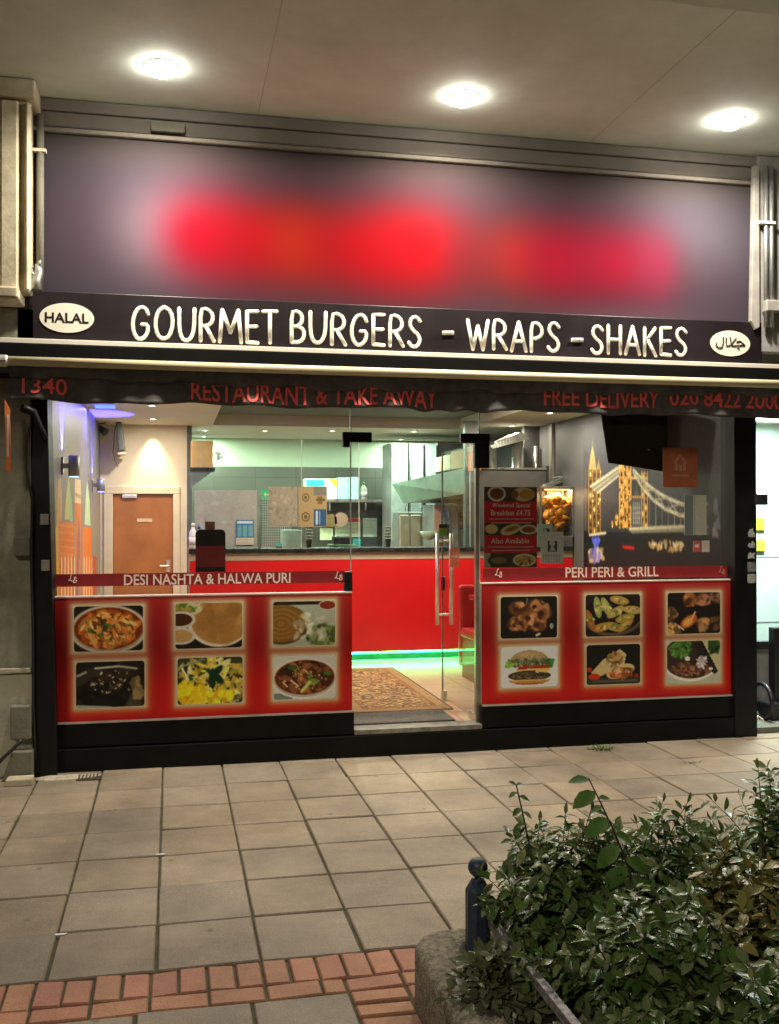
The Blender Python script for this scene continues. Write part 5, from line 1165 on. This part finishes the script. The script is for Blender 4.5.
zq = at(14, 671, -.17).z; obj('pier_band', B(-4, pl0-.02, -.185, -.155, zq-.015, zq+.02), mat('lit_render', (.50, .48, .37)), wl_, bev=.008)
obj('grey_box', B(*pbox(10, 706, 31, 740, -.24, .08)), M_dstone, None, bev=.01, label='small grey box low on the pier beside the black post', cat='box')
obj('plinth_block', MB().prism([(at(2, 775, -.26).x, 0), (at(33, 775, -.26).x, 0), (at(33, 742, -.26).x, .2), (at(12, 742, -.26).x, .2)], 'y', -.28, -.16), M_dstone, None, bev=.01, label='chamfered render block at the foot of the left pier', cat='block')
q = [at(*z, -.3) for z in ((22, 740), (17, 745), (10, 752), (4, 757), (-3, 765), (-8, 775))]
obj('loose_cable', MB().tube(q, .012, 8), M_dark, None, smooth=True, label='black cable drooping from the small grey box to the ground', cat='cable')
a, b = atz(8, 778, .0), atz(34, 768, .0)
obj('broken_slab', B(a.x+.02, a.x+.19, -.42, -.30, .0, .045), M_stone, None, bev=.006, label='broken cream slab piece on the pavement at the left post', cat='slab piece')
m = MB()
pts = [(pl0+.02, -.30), (pl0+.1, -.34), (pl0+.3, -.33), (pl0+.42, -.30), (pl0+.46, -.25), (pl0+.4, -.21), (pl0+.1, -.205), (pl0+.03, -.25)]
m.prism(pts, 'z', -.006, .012); obj('mortar_patch', m, mat('pale_mortar', (.55, .5, .38), .9, var=.2, scale=30, bump=.6, bscale=80), None, bev=.008, label='pale lumpy mortar patch at the foot of the left black post', cat='mortar patch')
q = atz(89, 778, 0); m = MB(); m.box(q.x-.08, q.x+.08, q.y-.07, q.y+.07, -.002, .008)
for k in range(6): m.box(q.x-.07+.024*k, q.x-.06+.024*k, q.y-.06, q.y+.06, .0085, .012)
obj('drain_cover', m, mat('rusty_iron', (.09, .075, .05), .7, var=.3, scale=30), None, label='small brown iron cover in the pavement by the stall board', cat='drain cover')
bn = thing('orange_banner', 'narrow orange and white hanging sign at the far left edge beside the awning', 'banner', at(7, 470, -.3))
qa = pbox(4.5, 400, 11, 471, -.3, .02); obj('banner_sheet', MB().prism([(qa[0], qa[5]), (qa[1]-.01, qa[5]-.06), (qa[1], qa[4]), (qa[0]+.01, qa[4])], 'y', -.3, -.28), M_orange, bn)
obj('white_panel', B(qa[0]+.015, qa[1]-.012, -.303, -.3005, qa[4]+.1, qa[5]-.1), M_palesticker, bn)
obj('switch_box', B(*pbox(13.5, 537, 30, 556, -.17, .05)), mat('grubby_plate', (.15, .14, .10), .6), None, bev=.006, label='small square plate box on the left pier at chest height', cat='switch box')
for px, py in ((45, 565), (44, 519)): obj('post_fixing', B(*pbox(px-4, py-5, px+4.5, py+6, -.212, .012)), mat('grey_plate_plastic', (.25, .24, .2), .5), front, bev=.004)
# arm and cables hanging at the top of the left post
obj('awning_arm', MB().tube([at(22, 408, -.3), at(33, 412, -.25), at(40, 428, -.22), at(46, 440, -.21)], [.03, .03, .025, .02], 8), M_black, aw, smooth=True)
obj('post_cable', MB().tube([at(*z, -.225) for z in ((36, 400), (29, 430), (27, 470), (32, 500), (31, 560), (33, 640), (33, 700), (36, 760))], .009, 6), M_dark, front, smooth=True)
sn = thing('iron_bracket', 'small silvery ornamental bracket on the ledge beside the HALAL oval', 'bracket', at(37, 291, -.2))
m = MB(); z_ = [at(*q, -.2) for q in ((36, 290), (36, 280), (39, 272), (38, 264))]; m.tube(z_, [.045, .035, .03, .02], 8); m.tube([at(30, 272, -.2), at(36, 277, -.2)], .02, 6); m.tube([at(38, 264, -.2), at(41, 264, -.2)], [.02, .03], 8)
obj('bracket_casting', m, M_dsteel, sn, smooth=True)
obj('stay_wire', MB().tube([at(17, 288, -.22), at(34, 266, -.2)], .006, 6), M_dsteel, sn)
obj('sign_clip', B(*pbox(31, 148, 46, 151, -.12, .05)), M_white, us)

M_pstone = mat('shaded_stone', (.36, .34, .31), .75, var=.15)  # stone toned down, its shade put into the colour
rp = thing('right_pilaster', 'pale pilaster strip with pipes right of the upper sign', 'pilaster', (at(768, 330, -.2).x, -.1, 3.4))
rx_ = at(757, 250, -.14).x; rzb, rzt = at(770, 328, -.14).z, SOF-.1
obj('shaft', B(rx_+.03, 12, -.12, -.021, rzb-.2, SOF-.002), mat('shadowed_stone', (.33, .32, .31), .7, var=.12), rp, bev=.01)  # darker stone copy with the shade painted in
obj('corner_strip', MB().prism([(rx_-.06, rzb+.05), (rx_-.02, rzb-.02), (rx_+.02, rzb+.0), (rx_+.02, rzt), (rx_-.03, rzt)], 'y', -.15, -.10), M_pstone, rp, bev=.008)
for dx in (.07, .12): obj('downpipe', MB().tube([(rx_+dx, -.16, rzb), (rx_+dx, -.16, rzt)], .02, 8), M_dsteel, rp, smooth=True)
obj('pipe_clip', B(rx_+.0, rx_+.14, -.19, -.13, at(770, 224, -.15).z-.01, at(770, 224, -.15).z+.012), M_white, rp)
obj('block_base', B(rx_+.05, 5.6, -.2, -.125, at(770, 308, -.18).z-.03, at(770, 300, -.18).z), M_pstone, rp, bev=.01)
# neighbour on the right: bright lit interior behind a white frame
nb = thing('neighbour_shop', 'next door shop with bright mint white lit interior at the right edge', 'shopfront', (5.4, 0, 0))
nx0 = pr1+.02
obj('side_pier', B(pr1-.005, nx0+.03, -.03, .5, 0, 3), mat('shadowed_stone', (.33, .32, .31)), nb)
NB = 1.3
obj('inner_wall', B(nx0+.03, 12, NB, NB+.1, -.05, 3.0), mat('mint_white_panel', (.56, .70, .64), .4, var=.04), nb)
obj('inner_ceiling', B(nx0+.03, 12, .0, NB, 2.72, 2.8), M_white, nb)
obj('inner_floor', B(nx0+.03, 12, -.02, NB, -.04, .05), M_dstone, nb)
z_ = at(768, 508, NB-.01).z
m = MB()
for py in (507, 557, 622): zz = at(768, py, NB-.01).z; m.box(nx0+.03, 12, NB-.004, NB-.001, zz-.004, zz+.004)
obj('panel_joints', m, mat('joint_grey', (.3, .36, .36), .6), nb)
obj('counter_rail', B(nx0+.03, 12, .55, .62, at(768, 646, .6).z-.02, at(768, 643, .6).z+.02), M_dark, nb)
obj('counter_face', B(nx0+.03, 12, .62, .66, .05, at(768, 646, .6).z), mat('grey_counter_face', (.34, .33, .33), .5), nb)
area('neighbour_light', (nx0+.5, .55, 2.68), .5, 130, (.86, 1, .95), shape='RECTANGLE', sy=.5, parent=nb)
obj('ceiling_panel', B(nx0+.25, nx0+.8, .3, .8, 2.69, 2.715), emis('mint_panel_glow', (.85, 1, .94), 7), nb)
q = pbox(757, 518, 762, 530, NB-.03, .02); obj('yellow_notice', B(q[0]-.0, q[1]+.03, q[2], q[3], q[4], q[5]), M_yel, None, label='upper yellow notice on the mint wall next door', cat='notice')
q = pbox(757, 540, 765, 551, NB-.03, .02); obj('yellow_notice', B(*q), mat('olive_yellow', (.45, .42, .05), .5), None, label='lower olive yellow notice on the mint wall next door', cat='notice')
wc = thing('folded_wheelchair', 'dark round wheeled frame at the foot of the next door counter', 'trolley', (at(764, 730, .3).x, .3, 0))
c0 = at(760, 694, .3); m = MB()
m.tube([(c0.x+.02, 0.3+.15*math.cos(t*.2618), c0.z-.06+.15*math.sin(t*.2618)) for t in range(25)], .02, 8, False); obj('wheel', m, M_dark, wc, smooth=True)
obj('frame_box', B(c0.x+.05, c0.x+.35, .2, .45, .05, at(765, 702, .3).z), M_dark, wc, bev=.02)
obj('upright', B(at(775, 690, .3).x, at(775, 690, .3).x+.12, .3, .4, .05, at(775, 628, .3).z), M_dark, wc, bev=.01)
q = [at(*z, -.1) for z in ((756, 722), (758, 716), (762, 719), (764, 722))]; obj('white_cable', MB().tube(q+[], .008, 6), M_white, None, smooth=True, label='short white cable curling beside the right black post', cat='cable')
obj('post_bracket', B(at(757, 500, -.1).x-.04, at(764, 500, -.1).x, -.16, -.05, at(760, 505, -.1).z, at(760, 494, -.1).z), M_dark, front, bev=.006)

# =================================================================== PLANTER, POST AND SHRUBS
PX, PYB, PZ = .88, -3.78, .215
pt = thing('concrete_planter', 'low rough concrete planter with rounded corner full of shrubs', 'planter', (2.2, -5, 0))
M_conc = mat('exposed_aggregate', (.27, .235, .165), .9, var=.3, scale=40, bump=.9, bscale=110, dirt=(.07, .06, .045))
def ringpts(ins, r):
    x0, x1, y0, y1 = PX+ins, 5.2-ins, -6.6+ins, PYB-ins; o = []
    for (cx, cy, s) in ((x1-r, y1-r, 0), (x0+r, y1-r, 1), (x0+r, y0+r, 2), (x1-r, y0+r, 3)):
        for q in range(7): th = (s+q/6)*math.pi/2; o.append((cx+r*math.cos(th), cy+r*math.sin(th)))
    return o
m = MB(); rings = [(0, .16, -.02), (0, .16, PZ-.03), (.012, .15, PZ-.008), (.035, .14, PZ), (.15, .06, PZ), (.16, .05, PZ-.06)]
n_ = 28
for (ins, r, z) in rings: m.v += [(x, y, z) for x, y in ringpts(ins, r)]
for i in range(len(rings)-1):
    for k in range(n_): m.f.append((i*n_+k, i*n_+(k+1) % n_, (i+1)*n_+(k+1) % n_, (i+1)*n_+k))
obj('kerb_wall', m, M_conc, pt, smooth=True)
obj('planting_soil', MB().prism(ringpts(.158, .05), 'z', 0, PZ-.05), mat('dark_soil', (.035, .026, .018), .95, var=.3, scale=40, bump=.8, bscale=60), pt)
M_navy = mat('navy_painted_iron', (.035, .055, .09), .45, var=.3, scale=20, bump=.15, bscale=60)
bp = atz(478, 945, PZ); bl_ = thing('planter_post', 'short navy painted post with ball finial at the planter corner', 'post', (bp.x, bp.y, PZ))
hb = .047
oc = lambda r: [(r*math.cos((k+.5)*math.pi/4), r*math.sin((k+.5)*math.pi/4)) for k in range(8)]
m = MB(); hz_ = at(478, 887, bp.y).z; ht = at(478, 857, bp.y).z
for (r, z) in ((hb, PZ-.02), (hb, hz_-.01), (hb*.45, hz_+.035)): m.v += [(bp.x+a, bp.y+b, z) for a, b in oc(r)]
for i in range(2):
    for k in range(8): m.f.append((i*8+k, i*8+(k+1) % 8, (i+1)*8+(k+1) % 8, (i+1)*8+k))
m.f.append(tuple(range(16, 24)))
obj('shaft', m, M_navy, bl_, bev=.003)
rb = .037; m = MB(); m.lathe([(.02, -.05)]+[(rb*math.cos(t), rb*math.sin(t)) for t in np.linspace(-1.3, 1.5, 12)], (bp.x, bp.y, ht-rb), 'z', 20); obj('finial', m, M_navy, bl_, smooth=True)
ra = thing('flat_rail', 'flat grey metal rail running from the navy post through the shrubs', 'rail', (bp.x+.03, bp.y, .33))
m = MB(); rxx = 1.135; m.box(rxx-.004, rxx+.024, -6.4, bp.y+.04, .325, .335); m.box(rxx+.004, rxx+.010, -6.4, bp.y+.04, .29, .325)
obj('rail_bar', m, mat('scuffed_grey_paint', (.42, .41, .42), .4, var=.3, scale=30, dirt=(.10, .08, .08)), ra, bev=.002)
for Y in (-4.9, -5.8): obj('rail_foot', B(rxx+.004, rxx+.012, Y, Y+.03, PZ-.06, .29), M_navy, ra)

def leaf_mat(name, cols, rough=.3, spec=.5, trans=.16):
    m = bpy.data.materials.new(name); m.use_nodes = True; n = m.node_tree.nodes; l = m.node_tree.links; b = n['Principled BSDF']
    g = n.new('ShaderNodeNewGeometry'); rp = n.new('ShaderNodeValToRGB'); e = rp.color_ramp.elements
    while len(e) < len(cols): e.new(.5)
    for i, c in enumerate(cols): e[i].position = i/(len(cols)-1); e[i].color = (*c, 1)
    l.new(g.outputs['Random Per Island'], rp.inputs[0])
    tc = n.new('ShaderNodeTexCoord'); nz = n.new('ShaderNodeTexNoise'); nz.inputs['Scale'].default_value = 120; l.new(tc.outputs['Object'], nz.inputs['Vector'])
    mr = n.new('ShaderNodeMapRange'); mr.inputs['To Min'].default_value = .7; mr.inputs['To Max'].default_value = 1.3; l.new(nz.outputs['Fac'], mr.inputs['Value'])
    vm = n.new('ShaderNodeVectorMath'); vm.operation = 'SCALE'; l.new(rp.outputs['Color'], vm.inputs[0]); l.new(mr.outputs[0], vm.inputs['Scale'])
    l.new(vm.outputs[0], b.inputs['Base Color']); b.inputs['Roughness'].default_value = rough; b.inputs['Specular IOR Level'].default_value = spec
    bp_ = n.new('ShaderNodeBump'); bp_.inputs['Strength'].default_value = .25; bp_.inputs['Distance'].default_value = .004; l.new(nz.outputs['Fac'], bp_.inputs['Height']); l.new(bp_.outputs[0], b.inputs['Normal'])
    tr = n.new('ShaderNodeBsdfTranslucent'); l.new(vm.outputs[0], tr.inputs['Color']); mx = n.new('ShaderNodeMixShader'); mx.inputs[0].default_value = trans
    l.new(b.outputs[0], mx.inputs[1]); l.new(tr.outputs[0], mx.inputs[2]); l.new(mx.outputs[0], n['Material Output'].inputs[0]); return m
LG = leaf_mat('glossy_green_leaf', [(.05, .10, .022), (.085, .155, .034), (.13, .20, .05), (.065, .13, .036), (.27, .30, .14), (.075, .12, .035)], .28)  # green tones; the palest paints highlights into single leaves
LB = leaf_mat('bronze_green_leaf', [(.14, .14, .035), (.24, .18, .05), (.09, .14, .03), (.32, .25, .08), (.12, .17, .04)], .3)
LP = leaf_mat('pale_green_leaf', [(.11, .13, .06), (.18, .20, .10), (.08, .11, .045), (.24, .25, .15)], .35)
LW = leaf_mat('soft_weed_leaf', [(.09, .19, .03), (.07, .15, .025), (.12, .22, .04)], .5, .3, .25)
M_stem = mat('brown_stem', (.06, .045, .025), .7)
def leaf(mb, p, d, nrm, L, Wd, fold=.25, curl=.25):
    d = d.normalized(); s = d.cross(nrm)
    if s.length < 1e-4: s = d.orthogonal()
    s.normalize(); nn = s.cross(d)
    rows = ((0, .10), (.22, .72), (.5, 1), (.78, .66), (1, 0))
    k = len(mb.v)
    for (t, w_) in rows:
        c = p+d*(L*t)-nn*(curl*L*t*t)
        if w_ == 0: mb.v.append(tuple(c)); continue
        h = Wd*.5*w_
        mb.v += [tuple(c-s*h+nn*(h*fold)), tuple(c), tuple(c+s*h+nn*(h*fold))]
    for i in range(3):
        a = k+3*i; mb.f += [(a, a+1, a+4, a+3), (a+1, a+2, a+5, a+4)]
    a = k+9; mb.f += [(a, a+1, k+12), (a+1, a+2, k+12)]
def shrub(name, base, n, h, spread, L, label, m, lean=(0, 0), seed=0, dens=1.0, grp='glossy shrubs growing in the concrete planter'):
    r = random.Random(seed); lv = MB(); st = MB(); base = Vector(base)
    n = int(n*1.35)
    for i in range(n):
        az = r.uniform(0, 6.283); q = math.sqrt(r.random()); top = Vector((math.cos(az)*spread*q+lean[0], math.sin(az)*spread*q+lean[1], h*(1-.55*q*q)*r.uniform(.62, 1.05)))
        b0 = base+Vector((math.cos(az), math.sin(az), 0))*spread*.25*q*r.random()
        pts = []; bend = Vector((r.uniform(-.05, .05), r.uniform(-.05, .05), 0)); droop = r.uniform(0, .12)*q
        for t in np.linspace(0, 1, 7):
            pts.append(b0+Vector((top.x*t**1.3, top.y*t**1.3, top.z*(t**.8)-droop*t**4))+bend*math.sin(t*3.1))
        st.tube(pts, [.005*(1-.75*t) for t in np.linspace(0, 1, 7)], 5)
        nl = int((14+8*r.random())*dens)
        for j in range(nl):
            t = .28+.72*(j/(nl-1)) ; f = t*6; i0 = min(5, int(f)); p = pts[i0].lerp(pts[i0+1], f-i0); d = (pts[i0+1]-pts[i0]).normalized()
            a = j*2.4+r.uniform(-.4, .4); sd = d.orthogonal(); sd.rotate(Matrix.Rotation(a, 3, d))
            dr = (sd*.85+d*r.uniform(.2, .7)+Vector((0, 0, r.uniform(-.35, .2)))).normalized()
            nrm = (Vector((0, 0, 1))+Vector((r.uniform(-.5, .5), r.uniform(-.5, .5), 0))).normalized()
            sc = r.uniform(.7, 1.15)*(1 if t < .9 else .75)
            leaf(lv, p+dr*.006, dr, nrm, L*sc*1.28, L*sc*r.uniform(.56, .8), r.uniform(.1, .45), r.uniform(0, .4))
        # tip pair
        leaf(lv, pts[-1], (pts[-1]-pts[-2])+Vector((r.uniform(-.03, .03), r.uniform(-.03, .03), 0)), Vector((r.uniform(-1, 1), r.uniform(-1, 1), .3)), L*.8, L*.3)
    t = thing(name, label, 'shrub', base, grp)
    obj('foliage', lv, m, t, smooth=True); obj('stems', st, M_stem, t, smooth=True)
    return t
ZS = PZ-.06
SH = [ # x, y, stems, height, spread, leaf, label, material
 ((1.38, -4.10), 54, .60, .30, .055, 'dark glossy shrub directly behind the navy post', LG),
 ((1.78, -4.05), 52, .62, .36, .052, 'dark glossy shrub behind the tall broad-leaved weed', LG),
 ((2.32, -4.02), 56, .66, .38, .055, 'upright glossy shrub at the back right of the planter', LG),
 ((2.85, -4.05), 50, .66, .36, .056, 'glossy shrub at the far right end of the planter back', LG),
 ((1.95, -4.55), 60, .62, .36, .055, 'bronze tinged shrub with yellowish leaves in the middle of the planter', LB),
 ((1.48, -4.62), 58, .54, .34, .050, 'low dark shrub in the planter beside the flat rail', LG),
 ((2.45, -4.62), 60, .64, .40, .055, 'dense dark shrub at the right edge in the middle of the bed', LG),
 ((1.75, -5.08), 60, .56, .36, .050, 'nearest dark glossy shrub at the bottom right corner of the planter', LG),
 ((1.32, -4.98), 36, .30, .24, .045, 'short dark shrub right of the flat rail at the planter front', LG),
]
for i, ((x, y), n, h, sp_, L, lb, mt_) in enumerate(SH):
    shrub('shrub', (x, y, ZS), n, h, sp_, L, lb, mt_, seed=20+i, dens=1.35)
shrub('pale_shrub', (1.13, -4.30, ZS), 34, .21, .15, .055, 'low pale leaved plant spilling over the planter corner below the navy post', LP, lean=(-.08, -.02), seed=50, grp=None) 
shrub('pale_shrub', (1.2, -4.76, ZS), 34, .19, .15, .05, 'low pale leaved plant under the lower end of the flat rail', LP, lean=(-.02, -.05), seed=51, grp=None)
# sprig with pink flowers by the post, and the tall weed
def weed(base, tip, leaves, L, label, name='tall_weed', m=LW, bend=.04):
    base, tip = Vector(base), Vector(tip); lv = MB(); st = MB(); pts = [base.lerp(tip, t)+Vector((bend*math.sin(t*3.1), 0, 0)) for t in np.linspace(0, 1, 9)]
    st.tube(pts, [.006*(1-.6*t) for t in np.linspace(0, 1, 9)], 6)
    for (t, side, dz, sc) in leaves:
        f = t*8; i0 = min(7, int(f)); p = pts[i0].lerp(pts[i0+1], f-i0)
        d = Vector((side*.9, rnd.uniform(-.5, .1), dz)); leaf(lv, p, d, Vector((rnd.uniform(-.3, .3), -.5, .9)), L*sc, L*sc*.62, .2, .35)
    t = thing(name, label, 'plant', base); obj('foliage', lv, m, t, smooth=True); obj('stems', st, M_stem, t, smooth=True); return t
tipw = at(588, 778, -4.25)
weed((1.68, -4.25, ZS), tipw, [(.99, -1, .15, .85), (.93, -1, -.25, 1.15), (.86, -.8, -.1, .5), (.80, -1, -.3, 1.25), (.72, .8, -.2, 1.0), (.66, -1, -.5, 1.3), (.56, -.9, -.4, 1.3), (.5, .9, -.3, 1.2), (.9, .7, .1, .5), (.42, -.8, -.4, 1.3), (.6, .7, -.2, 1.1)], .085, 'tall weed with broad toothed green leaves standing above the shrubs')
tips = at(516, 785, -4.15)
weed((1.3, -4.15, ZS), tips, [(1, .8, .2, .6), (1, -.6, .4, .6), (.96, -1, 0, .8), (.94, 1, -.1, .8), (.88, -1, -.2, .9), (.86, .9, -.3, .8), (.8, -.8, -.1, .7), (.7, .8, -.2, .8)], .05, 'thin sprig with small leaves rising behind the navy post', 'thin_sprig', LG, .02)
# grass tufts in the paving joints
GR = leaf_mat('grass_blade', [(.05, .10, .02), (.08, .14, .03), (.10, .13, .04)], .6, .2, .2)
def tuft(px, py, n, r_, h, label):
    c = atz(px, py, 0); mb = MB()
    for k in range(n):
        a = rnd.uniform(0, 6.28); q = rnd.random()*r_; p = c+Vector((math.cos(a)*q*1.6, math.sin(a)*q*.5, -.004)); d = Vector((math.cos(a)*.7, math.sin(a)*.7, rnd.uniform(.5, 1.4)))
        leaf(mb, p, d, Vector((0, 0, 1)), h*rnd.uniform(.5, 1.1), h*.13, .1, .4)
    obj('grass_tuft', mb, GR, None, label=label, cat='grass tuft')
tuft(602, 750, 70, .075, .06, 'bright grass tuft in the paving near the black kick board'); tuft(690, 763, 30, .06, .035, 'small grass tuft in the paving above the right shrubs'); tuft(700, 740, 24, .06, .03, 'faint grass tuft at the paving edge by the right post')
tuft(108, 812, 26, .07, .02, 'low moss tuft in a joint of the left paving'); tuft(15, 823, 24, .05, .025, 'low moss tuft at the far left paving joint'); tuft(497, 752, 14, .03, .02, 'tiny moss tuft below the door post')
# litter specks
for px, py, lb in ((60, 934, 'white scrap of paper lying in the left paving joint'), (160, 854, 'tiny white scrap in the second paving joint')):
    c = atz(px, py, .004); obj('paper_scrap', MB().prism([(c.x-.025, c.y-.006), (c.x+.02, c.y-.01), (c.x+.03, c.y+.006), (c.x-.02, c.y+.008)], 'z', .001, .004), M_paper, None, label=lb, cat='litter')
bpy.context.view_layer.update()
